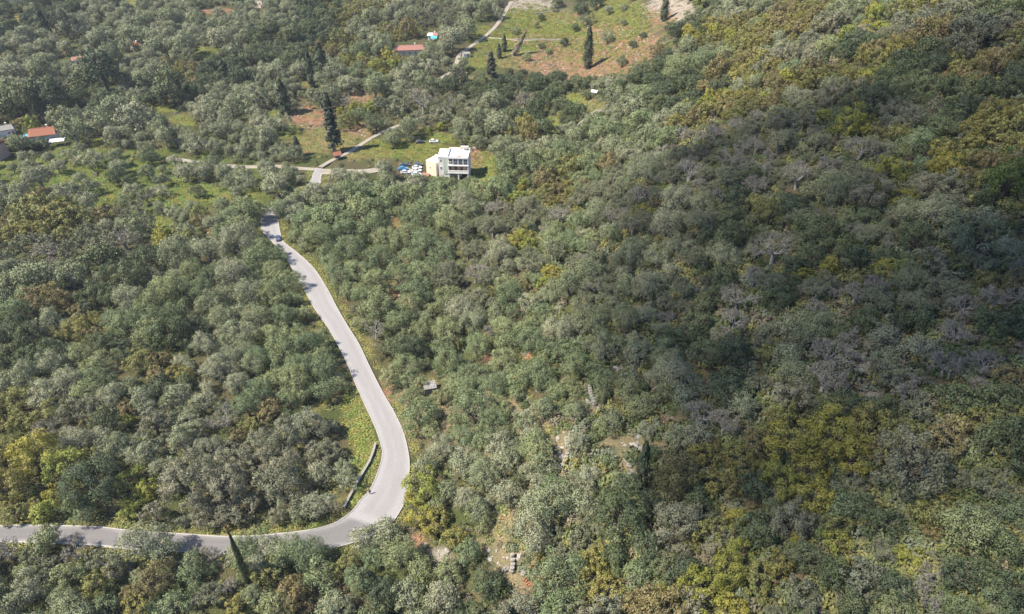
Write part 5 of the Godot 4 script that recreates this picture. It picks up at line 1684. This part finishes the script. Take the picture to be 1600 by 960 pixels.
const PATCHES := [["g", -182, -352.3, 7, 0.6, 2.1, 5.3], ["g", -167.1, -336.7, 6.6, 0.2, 2.6, 6.7], ["g", -187.6, -428.6, 7.2, 0.3, 3.1, 9.2], ["g", -273.5, -525.9, 7, 1, 3.2, 7.4], ["g", -196.6, -309.3, 3.8, 0.2, 2.5, 5], ["w", -331.6, -481.3, 3.2, -0.4, 6.2, 11.6], ["g", -134.5, -343.8, 3.2, -0.2, 1.4, 4.9], ["w", -232.4, -346.1, 4.7, -0.4, 1.9, 3.8], ["g", -211, -288.6, 4.8, 0.3, 2.2, 3.8], ["g", -226.5, -284.1, 4.3, 0.4, 3.2, 5.2], ["g", -193, -273.7, 4.2, -0.4, 3.7, 7.1], ["g", -172.5, -264.5, 3.5, -0.5, 3.9, 8.6], ["g", -163, -280, 4.2, -0.6, 1.9, 4.6], ["g", -136, -232.4, 6, 0.2, 2.4, 5.5], ["g", -141.7, -271.7, 8.9, -0.1, 1.7, 4.4], ["g", -126.5, -259.1, 13.2, 0.8, 3.4, 9.1], ["g", -137.1, -253.4, 7, 0.4, 1.8, 4.4], ["g", -108.6, -261.3, 3.8, 0.2, 2, 6.3], ["w", -102, -205, 2, -0.1, 0.9, 2.5], ["e", -114.7, -228.2, 2.2, -0.1, 1.2, 3.5], ["g", -165.3, -257.5, 3, -0.3, 1.7, 3.8], ["g", -178.5, -268.8, 2.5, -0.4, 1.8, 3.8], ["w", -153.5, -180.3, 1.3, 0, 0.8, 1.4], ["e", -105.3, -341.1, 8.5, -0.2, 3.4, 15.4], ["w", -92.1, -318, 8.4, 1.2, 2.7, 12.3], ["e", -75.2, -324, 5.2, 0.8, 1.6, 8.7], ["e", -81.7, -367.3, 7.6, -0.1, 1.2, 7.6], ["g", -44.5, -298.8, 19.7, 1.4, 1, 9.4], ["g", -30.7, -312.8, 11.1, 0.7, 0.4, 5], ["w", -79.9, -311.7, 5.1, 0.7, 1.8, 9.3], ["g", -110.1, -327, 6.4, 0, 1.7, 7], ["w", -96.4, -309.5, 10.8, 1.5, 2.2, 9.2], ["g", -60, -302.6, 13.9, 0.4, 1.4, 9.7], ["w", -68.1, -297.6, 11.9, 0.5, 1.2, 6.9], ["g", -12.5, -276.1, 5.6, 2.5, 0.7, 18.7], ["e", -16.8, -289.9, 2.9, 0.9, 0.5, 10.4], ["g", -123.8, -343.2, 5.1, -0.4, 1.4, 5.4], ["g", -51, -391.5, 5.1, 0, 0.5, 4.6], ["w", -100.5, -384.9, 3.5, -0.3, 0.7, 3.9], ["w", -113.9, -380.4, 3.5, -0.1, 0.9, 4], ["w", -45.8, -324.7, 3.2, 0.1, 0.4, 3.7], ["w", -18, -386.3, 7.2, 0.6, 0.2, 5.8], ["g", 39.3, -436, 33, 54.1, -2.8, 38.5], ["g", 21, -472.2, 23.6, 16.8, -1.3, 36], ["g", 66.1, -438.5, 13.7, 29.3, -4.3, 35.1], ["e", 43.1, -391.7, 26, 49.1, -2.8, 31.7], ["e", 60.6, -393.8, 12.3, 27.6, -3.6, 28.6], ["e", 18.6, -405.3, 20.9, 14.7, -0.6, 17.8], ["r", 88.5, -410.7, 8.7, 22.9, -4.1, 23.3], ["r", 13.5, -511.4, 17.8, 1.8, -0.2, 10.5], ["e", 82.6, -405.3, 4.5, 12, -2.7, 16], ["g", -16.4, -454.6, 9.8, 0.1, 0.5, 18.9], ["g", -21.1, -417.6, 7.7, 0.8, 0.5, 12.8], ["w", -5.7, -415.7, 9.9, 1.8, 0.1, 13], ["g", 32, -337, 5.4, 9.1, -0.7, 9.5], ["w", 38.8, -312.7, 3.7, 5.7, -1.1, 10.5], ["g", 18.4, -310.2, 4.1, 5.4, -0.7, 14.6], ["e", 70.6, -371.4, 4.7, 9.9, -3.2, 20.6], ["g", 30.1, -295.4, 2.5, 3.3, -0.4, 5.2], ["g", 0, -444.7, 15.9, 4.3, 0, 22.5], ["e", -45.2, -230.9, 2.3, 0.4, 0.7, 4.9], ["e", -41.6, -224.1, 1.7, 0.3, 0.4, 3.1], ["e", -39.7, -190.9, 3.2, 0.1, 0.5, 3.5], ["e", -38, -183.1, 1.9, 0, 0.4, 3.2], ["g", -51.7, -216.6, 1.9, 0.2, 0.6, 3.5], ["e", -78.8, -252.2, 4.7, -0.1, 0.7, 3.3], ["e", -49.6, -259.7, 1.6, 0.2, 0.3, 2.4], ["e", -22.7, -241.5, 2.1, 0.6, 0.2, 2.9], ["e", -35.9, -203.5, 1.8, 0.2, 0.3, 2.1], ["w", -82.2, -174.8, 2.5, 0.1, 0.7, 2.2], ["g", -40.9, -129.5, 4.1, 0.2, 1.9, 10.5], ["g", -36.9, -116.9, 3.3, 0.3, 1.7, 9.6], ["e", -34.2, -138.3, 2.1, 0.2, 0.9, 6.2], ["e", -26.2, -119.9, 2, 0.4, 0.7, 5.5], ["w", -42.2, -154.6, 1.5, -0, 0.9, 5.7], ["w", -61.8, -162.2, 3.1, -0.1, 0.7, 3.1], ["w", -52.9, -131.8, 4.1, -0.1, 0.4, 1.9], ["e", -68.1, -131.8, 1.3, -0.1, 0.3, 0.9], ["g", -35.6, -102.6, 2.8, 0.3, 0.7, 3.8], ["g", -35.3, -109.4, 1.6, 0.2, 0.6, 3.3], ["w", -37.7, -98.2, 2.7, 0.2, 0.4, 2.2], ["w", -41.7, -103.1, 1.2, 0.1, 0.8, 3.8], ["r", 11.4, -105.5, 1.6, 0.6, -0.3, 4.9], ["r", 18.3, -113.3, 3.2, 1.5, -0.2, 2.2], ["r", 24.7, -97.6, 3.1, 1.3, -0.2, 1.7], ["r", 26.7, -98.9, 1.2, 0.5, -0.4, 2.7], ["r", 22.3, -96.1, 1.7, 0.7, -0.1, 1.2], ["r", 14.6, -110.7, 1.6, 0.7, -0.1, 2], ["e", 40.3, -116.9, 1.4, 0.8, -0.3, 1.8], ["r", 25.8, -122.4, 1.9, 1, -0.2, 1.3], ["e", 33.7, -101.3, 2.1, 1, -0.3, 1.5], ["r", 1.9, -118.2, 2.1, 1, -0, 1.8], ["r", 25.7, -91.6, 2.3, 0.9, -0.4, 2.5], ["r", 9.7, -100.2, 1.9, 0.7, -0.1, 2.8], ["w", -22.8, -138.8, 2.9, 0.7, 0.4, 3.8], ["e", -7.1, -144.4, 1.8, 0.9, 0.1, 2.3], ["e", -10.3, -137.5, 1.8, 0.8, 0.1, 1.7], ["e", 3.4, -138.8, 1.3, 0.8, -0, 1.6], ["e", -15.4, -113, 1.6, 0.5, 0.1, 1.7], ["w", 14.2, -97.6, 1.3, 0.5, -0.1, 1.4], ["w", 40.9, -113.6, 2.3, 1.3, -0.3, 1.5], ["e", 6, -114.4, 1.8, 0.8, -0.1, 1.7], ["e", -25.5, -124.4, 1.4, 0.3, 0.4, 2.9], ["r", 45.7, -96.5, 1.2, 0.6, -0.3, 1.3], ["e", -20.3, -87.7, 2.8, 0.5, 0.2, 1.9], ["r", -14.4, -83.5, 2.4, 0.5, 0.1, 1.7], ["w", -1.8, -86.9, 2.1, 0.6, 0, 4.6], ["r", -1.9, -79.7, 3.3, 0.9, 0, 2.7], ["r", 0, -74.9, 3.6, 1.1, 0, 2.3], ["e", 3, -72.8, 2.3, 0.7, -0, 2], ["w", -5.8, -83.8, 1.8, 0.5, 0, 1.4], ["w", 12.2, -78.7, 1.4, 0.4, -0.1, 1.6], ["e", 44.8, -61, 1.1, 0.4, -0.4, 1.4], ["e", 42.5, -62.4, 0.8, 0.3, -0.5, 1.7], ["e", 62.9, -52.6, 0.9, 0.3, -0.4, 0.8], ["G", -166.1, -271.2, 62, -0.8, 13.4, 30.4], ["W", 20.8, -103.2, 13.3, 5.6, -1.4, 12.6], ["W", 7.1, -104.8, 8.1, 3.1, -0.4, 11.4], ["W", 0, -80.9, 7.4, 2.1, 0, 8.4], ["W", -27.6, -134.5, 5.3, 1, 1.9, 15.5], ["W", -9.6, -122.1, 11.1, 4.7, 0.7, 14.3], ["e", -204.4, -504.5, 11.2, -0.9, 1.3, 4.4], ["e", 16.1, -447.3, 12.5, 5.8, -0.3, 10.5], ["e", 57.5, -428.4, 11.7, 21.5, -1.4, 13.3], ["e", 34.1, -481.3, 11.7, 10.8, -0.6, 10.5], ["w", 40.1, -421.4, 13.1, 16.6, -0.6, 8.4], ["r", 68.3, -101, 1.2, 0.8, -1.7, 4.8], ["r", 65.8, -91.4, 1.3, 0.8, -0.7, 2], ["r", 53.6, -102.4, 1, 0.6, -0.6, 2], ["e", 71.4, -154.6, 0.9, 0.8, -0.5, 1.6], ["e", 72.3, -84.3, 0.9, 0.5, -0.4, 1], ["r", 88.2, -91.3, 0.7, 0.4, -0.7, 1.3], ["w", -100.8, -94, 15.3, -0.4, 0.4, 0.8], ["w", -75, -92.8, 12.7, -0, 0.3, 0.8], ["w", -104.7, -93.4, 8.3, -0.2, 0.4, 0.8]]
const GLADES := [[-26.8, -283, 14.4, 4.1, 1.7, 23.5], [-45.5, -281.3, 12.9, 1.4, 2.6, 21.7], [-62.8, -283.1, 14.3, 0.4, 2.7, 16.4], [-85, -279.9, 11.4, 0.4, 3.9, 17.1], [-84.9, -88.2, 8.2, -0.1, 1.4, 3.2], [-64.8, -87.7, 7.7, 0.2, 1.1, 3.3], [-106.8, -89.5, 8.2, -0.2, 1.6, 3], [-47.5, -88.1, 9.9, 0.6, 1, 3.7], [-35.5, -91.2, 8.6, 1, 0.8, 4], [-27.9, -92.5, 5.8, 0.9, 0.5, 3.4], [-88.4, -222.7, 5.3, -0.1, 2.7, 9.5], [-62.2, -426.6, 12.2, -2.1, 2.3, 20.7], [-50.3, -450.2, 7.2, -1.2, 1.2, 14.3], [-29.3, -428.2, 11.7, 0.1, 1.2, 22.4], [-16.5, -459.8, 14, 0.1, 0.6, 20.9], [-40.2, -393.1, 9.6, 0.7, 1.1, 13.6], [-224.6, -310.6, 13.8, 0.4, 10.9, 19.8], [-234.6, -297.5, 7.9, 0.3, 10.4, 17.4], [-212.8, -302.4, 8.2, 0.6, 6.2, 11.2], [-241.9, -317.4, 7.8, -0.4, 6.4, 11.4], [-180.5, -517.2, 12.6, -0.3, 5.7, 20.5], [-204, -503.4, 13, -0.9, 2.7, 8.7], [-257, -415.6, 16.5, -0.6, 4.3, 9.2], [-235.5, -440.8, 4.8, -0.1, 3.3, 8.1], [46.3, -428.6, 35.1, 66.8, -6.1, 70.5], [84.1, -414.5, 11.1, 29.1, -5.8, 35.2], [8.1, -452.1, 27.5, 13, -0.8, 55.5], [-84.1, -302.6, 18.4, 1.8, 4.7, 22.2], [-23.3, -135.8, 3.6, 0.9, 0.6, 5.8], [-32.4, -101.9, 3.7, 0.5, 0.7, 3.8], [-351.4, -521.3, 9.6, 0.7, 7.6, 13.4], [39.9, -329.5, 3.5, 6.2, -0.8, 8.2], [-103.7, -334.1, 11.8, 0.4, 5.6, 24.4], [-30.4, -107.9, 6.3, 1, 1, 6.1], [-103.1, -90.4, 10.9, -0.2, 1.2, 2.4], [-19, -88.2, 3.6, 0.7, 0.3, 2.8], [0, -76.8, 4.8, 1.4, 0, 5.3], [11.4, -105.1, 1.9, 0.8, -0.3, 5.6], [-178.7, -344.1, 6.9, 0.6, 5.4, 13.3], [-164.2, -329, 6.3, -0.1, 5.2, 13.7], [-185, -420.7, 7, 0.1, 5.5, 16.5], [-268.9, -515.3, 7, 1.3, 7.6, 17.8], [-192.5, -301.2, 3.6, 0, 6.1, 12.4], [-327, -472.8, 3.2, -0.2, 11.4, 20.9], [-132.7, -337.4, 3.2, -0.3, 3.1, 11.1], [-228.9, -339.1, 4.6, -0.4, 5.4, 10.7], [-206.6, -280.8, 4.6, 0.1, 6.1, 10.9], [-221.6, -276.2, 4.2, 0.4, 7.7, 12.5], [-189.9, -267.4, 4.1, -0.5, 6.5, 12.9], [-169.8, -258.7, 3.5, -0.4, 6.7, 14.5], [-160.5, -273.9, 4.2, -0.5, 4.5, 10.7], [-133.3, -226.1, 5.9, 0.1, 4.9, 11.4], [-139.1, -264.9, 8.8, 0.2, 4.4, 11.3], [-123.9, -252.1, 12.8, 0.5, 5.7, 15.5], [-134.3, -246.5, 6.9, 0.3, 4.5, 11], [-106.5, -254.5, 3.7, 0, 3.9, 12.5], [-100.2, -199.8, 2, -0, 2.7, 7.7], [-112.7, -222.5, 2.1, -0.1, 3.2, 8.9], [-162.6, -251.4, 3, -0.2, 4.6, 9.9], [-175.8, -263, 2.5, -0.3, 4.5, 9.5], [-150.8, -175.5, 1.2, -0, 3.3, 6], [-103.8, -334.6, 8.5, 0.1, 5.1, 22.4], [-90.4, -310.4, 8.3, 1.2, 4.3, 19.5], [-73.9, -316.5, 5.1, 0.7, 2.8, 15.9], [-80.5, -360.5, 7.6, 0.2, 2.4, 14.6], [-43.8, -292.1, 19.4, 1.9, 1.8, 15.9], [-30.2, -305.8, 10.9, 1.1, 0.9, 11.9], [-78.4, -304.2, 5, 0.5, 3.2, 16.2], [-108.4, -320.2, 6.4, 0.2, 3.5, 14], [-94.6, -301.9, 10.6, 1.4, 3.9, 16.4], [-59, -295.8, 13.6, 0.4, 2.4, 16], [-67, -290.8, 11.7, 0.3, 2.3, 13.3], [-12.3, -268.5, 5.5, 2.5, 0.9, 25.3], [-16.5, -282.3, 2.9, 1, 0.8, 17.7], [-122.2, -337, 5.1, -0.4, 3, 11.6], [-50.3, -383.6, 5.1, 0.3, 1.3, 12.4], [-99.3, -378.3, 3.5, -0.3, 1.9, 10.2], [-112.4, -373.6, 3.5, -0.2, 2.3, 10.4], [-45.1, -317.7, 3.1, 0.1, 1.1, 10.5], [-17.7, -378.1, 7.1, 0.4, 0.5, 13.6], [39.1, -432.9, 32.7, 54, -3, 41.3], [20.8, -465.8, 23.3, 16.7, -1.5, 41.7], [65.3, -432.1, 13.5, 29.3, -5, 41.3], [42.9, -388.6, 25.9, 48.7, -3.1, 34.9], [59.8, -387.1, 12.2, 26.8, -4.4, 35.1], [18.4, -399.6, 20.6, 15, -0.8, 23.1], [87.3, -403.8, 8.8, 21.8, -5.2, 29.5], [13.3, -505.8, 17.6, 2.5, -0.3, 16.1], [81.4, -398.4, 4.5, 11.5, -3.7, 22.4], [-16.2, -446.5, 9.7, 0.5, 0.8, 27.2], [-20.7, -408.9, 7.6, 0.9, 0.8, 21.1], [-5.6, -406.9, 9.7, 1.5, 0.2, 21], [31.4, -329.9, 5.3, 8.8, -1.3, 16.4], [38.1, -306, 3.7, 5.3, -1.7, 16.5], [18, -303.5, 4.1, 5.2, -1, 20.6], [69.6, -364.8, 4.7, 9.4, -4.1, 26.6], [29.6, -289.2, 2.5, 3.1, -0.9, 11], [0, -435.9, 15.7, 4.2, 0, 30.8], [-44.3, -224.7, 2.2, 0.4, 1.5, 10.7], [-40.8, -218.1, 1.7, 0.2, 1.2, 8.8], [-39.1, -186.2, 3.2, 0.1, 1.1, 8], [-37.4, -178.6, 1.9, 0, 1, 7.5], [-50.7, -210.7, 1.9, 0.2, 1.6, 9], [-77.4, -246.2, 4.6, -0, 2.1, 9.1], [-48.7, -253.3, 1.6, 0.2, 1.2, 8.8], [-22.3, -235.1, 2, 0.5, 0.6, 8.9], [-35.3, -198.4, 1.8, 0.1, 0.9, 7], [-80.7, -169.9, 2.4, 0.1, 2.2, 6.9], [-40.3, -126.2, 4.1, 0.2, 2.5, 13.5], [-36.4, -113.8, 3.2, 0.3, 2.2, 12.4], [-33.7, -134.7, 2.1, 0.2, 1.4, 9.5], [-25.8, -116.8, 2, 0.4, 1.1, 8.5], [-41.6, -150.8, 1.5, -0, 1.6, 9.3], [-60.8, -158.1, 3, -0.1, 1.7, 7], [-52.2, -128.5, 4, -0.1, 1.2, 5.1], [-67.2, -128.5, 1.3, -0.1, 1.2, 4.1], [-35, -100, 2.7, 0.3, 1.2, 6.4], [-34.8, -106.6, 1.6, 0.2, 1.1, 6], [-37.1, -95.7, 2.7, 0.2, 0.9, 4.6], [-41.1, -100.4, 1.2, 0.1, 1.4, 6.4], [11.3, -103.5, 1.6, 0.6, -0.4, 6.8], [18.1, -111.1, 3.2, 1.4, -0.4, 4.3], [24.4, -95.7, 3.1, 1.2, -0.5, 3.5], [26.5, -97, 1.2, 0.5, -0.7, 4.6], [22.1, -94.3, 1.7, 0.6, -0.4, 3], [14.4, -108.6, 1.6, 0.7, -0.3, 4], [39.8, -114.6, 1.4, 0.8, -0.8, 4.1], [25.5, -120, 1.9, 0.9, -0.4, 3.6], [33.4, -99.3, 2, 0.9, -0.6, 3.5], [1.8, -114.9, 2.1, 0.9, -0, 4.9], [25.4, -89.8, 2.3, 0.9, -0.6, 4.2], [9.6, -97.5, 1.8, 0.7, -0.3, 5.4], [-22.4, -135.1, 2.9, 0.7, 0.7, 7.3], [-6.9, -140.4, 1.8, 0.9, 0.2, 6.2], [-10.2, -133.7, 1.7, 0.7, 0.3, 5.3], [3.3, -134.9, 1.3, 0.7, -0.1, 5.4], [-15.2, -109.9, 1.6, 0.5, 0.4, 4.7], [14.1, -95.7, 1.3, 0.5, -0.2, 3.2], [40.5, -111.3, 2.3, 1.2, -0.8, 3.8], [5.9, -111.2, 1.7, 0.7, -0.1, 4.7], [-25.1, -121.1, 1.3, 0.3, 0.7, 6.1], [45.2, -94.4, 1.2, 0.6, -0.8, 3.3], [-20, -85.5, 2.8, 0.5, 0.4, 3.9], [-14.3, -81.6, 2.4, 0.5, 0.3, 3.5], [-1.8, -84.7, 2.1, 0.6, 0.1, 6.6], [-1.9, -77.8, 3.2, 0.9, 0, 4.5], [0, -73.1, 3.6, 1, 0, 4], [3, -71, 2.3, 0.7, -0.1, 3.7], [-5.8, -81.8, 1.8, 0.5, 0.1, 3.4], [12.1, -77.2, 1.4, 0.4, -0.2, 3.1], [44.3, -59.6, 1.1, 0.4, -0.9, 2.8], [42.1, -61, 0.8, 0.3, -0.9, 3], [62.2, -51.2, 0.9, 0.3, -1, 2.3], [-202, -496.6, 11.3, -0.2, 3.9, 12.5], [16, -441.1, 12.4, 5.6, -0.5, 16.4], [56.9, -422.2, 11.5, 21.7, -2.1, 19.4], [33.7, -474.6, 11.6, 10.7, -1, 17], [39.7, -415.4, 12.9, 16.8, -1.1, 14.3], [67.4, -98.7, 1.2, 0.8, -2.6, 7], [65, -89.3, 1.3, 0.8, -1.5, 4.1], [53, -100.2, 1, 0.6, -1.2, 4.2], [70.4, -151.3, 0.9, 0.8, -1.4, 4.8], [71.4, -82.2, 0.9, 0.5, -1.3, 3.1], [87.1, -89, 0.7, 0.4, -1.8, 3.6], [-99.5, -91.4, 15.1, -0.4, 1.6, 3.3], [-74.1, -90.4, 12.6, 0.1, 1.2, 3.2], [-103.3, -90.8, 8.2, -0.2, 1.7, 3.3], [-295.1, -451.8, 4.2, -2.8, -4.1, -6.3], [-299.6, -468.9, 2.9, -1.9, -4, -6.3], [-276.4, -444.1, 7.5, -4.7, -4, -6.4], [-267.8, -495.2, 4.1, -2.2, -3.6, -6.6], [-108.5, -370.5, 3.8, -1.1, -2.1, -7.2], [-105.2, -383.3, 5.1, -1.4, -2, -7.2], [-115.8, -340.6, 5, -1.7, -2.4, -7.1], [-81.3, -295, 5.7, -1.6, -2, -7.2], [-97.6, -292.8, 3.6, -1.2, -2.4, -7.1], [40.7, -373.4, 4.3, 0.5, 0.8, -7.5], [82.1, -390, 3.8, 0.8, 1.5, -7.3], [-7.6, -413.7, 3.3, -0.1, -0.1, -7.5], [-4.7, -425.4, 3.6, -0, -0.1, -7.5], [-11.4, -384.1, 5.3, -0.2, -0.2, -7.5], [-53, -78.4, 2.2, -1.5, -2.2, -3.3], [24.1, -84.2, 3.2, 0.9, 1.1, -3.8], [0.4, -416.7, 3.5, 0, 0, -7.5], [-163.7, -391.5, 3.9, -1.6, -2.9, -6.9], [101.6, -128.1, 5.1, 4, 2.5, -3.1], [29.5, -80.9, 5.3, 1.9, 1.4, -3.8]]
const SPARSE := [[-166.1, -271.2, 62, -0.8, 12.8, 29.1], [20.8, -103.2, 14.4, 6.1, -1.4, 12.6], [-102.9, -330.5, 19.7, 1.5, 8.3, 36.2]]
const ROAD := [[-87.7, -284.1, -83.3, -282.4], [-88, -278.1, -83.3, -276], [-87.3, -269.3, -82.3, -266.9], [-89.5, -259.2, -84.4, -253.7], [-96.5, -250, -89.7, -245.9], [-99.4, -242.3, -92.4, -240.5], [-98.4, -236.1, -91.6, -236.9], [-95.6, -228.2, -88.3, -227.6], [-89.7, -220.3, -85, -219.9], [-83.2, -211.5, -78.6, -212.7], [-75.7, -198.5, -69.1, -200.6], [-68.6, -185.5, -61.2, -186.7], [-63.2, -175.5, -55.5, -175.5], [-57.7, -167.1, -50.5, -166.3], [-53.2, -159.5, -45.4, -157.7], [-47.9, -149.7, -39.8, -146.3], [-43.1, -139.5, -34.8, -136.5], [-38.7, -130.6, -31, -129.5], [-35, -122.9, -27.6, -122], [-32.5, -116.4, -25.4, -115], [-31.8, -113, -24.5, -110.6], [-32.1, -107.9, -24.1, -105.7], [-33.1, -102.9, -24.1, -99.8], [-34.8, -100.1, -24.8, -96.7], [-36.4, -96.9, -26.7, -93.5], [-41, -93.6, -33.1, -89.4], [-50.7, -92.4, -46.2, -86.8], [-62, -92, -60.2, -87.3], [-72.6, -92.7, -70.9, -88.1], [-84.4, -93.4, -82.4, -88.6], [-92.4, -94.2, -90.2, -89.3], [-101.6, -94.3, -99.3, -89.7], [-111.1, -94.2, -108.7, -89.8], [-124.7, -93.6, -122, -89.5], [-141.3, -92.6, -138, -88.3]]
const TRACKS := {
	"drive_left": [3.0, [-85.6, -282.6], [-94.6, -284], [-107.1, -287.4], [-117.4, -287.5], [-137.1, -290.1], [-159.1, -295.1]],
	"drive_house": [5.0, [-84.4, -279.9], [-75, -279.6], [-65.1, -279.4], [-56.9, -281.8], [-50.8, -282.9], [-45.2, -278.8], [-40.7, -277.2]],
	"drive_loop": [4.0, [-53.7, -282.9], [-51.1, -276.7], [-46.5, -271.5], [-41.2, -268.4], [-36.1, -267.6]],
	"track_kiosk": [2.4, [-85.9, -283.9], [-81.8, -291.7], [-76, -299.6], [-68, -314.7], [-61.5, -323.7], [-54.6, -331.5]],
	"track_hill": [2.8, [0, -520.4], [-4.4, -499.6], [-9.8, -477.9], [-16.5, -459.8], [-26, -440.6], [-32, -427], [-33.4, -412.8], [-38.2, -395], [-46.3, -380.2]],
	"terrace_path": [1.2, [-16.4, -456.6], [-4.1, -453.1], [6.1, -448], [20.1, -445.8], [31.8, -440.7]],
}
const WALLS := {
	"bend_wall": [[-33.9, -117.2], [-34, -114], [-34.4, -110.8], [-35.2, -108], [-36, -105.2], [-36.6, -102.7], [-37.3, -100], [-37.9, -97.9]],
	"rail": [[-24.7, -89.5], [-22.9, -88.9], [-21, -87.8]],
	"terrace_a": [[11.9, -105.3], [12.3, -101.9], [11.5, -99.1], [10.4, -97.3]],
	"terrace_b": [[18.2, -119.4], [18.4, -115.8], [19, -113]],
	"terrace_c": [[0, -79.8], [0.2, -77.6], [0, -76.1]],
	"terr_top_a": [[15.3, -495.1], [26.3, -496.8], [37, -494.8]],
	"terr_top_b": [[0, -451.5], [16.1, -446.2], [31.8, -440.7]],
	"terr_d": [[28.5, -292.8], [38, -304.3], [45.4, -295.9]],
}
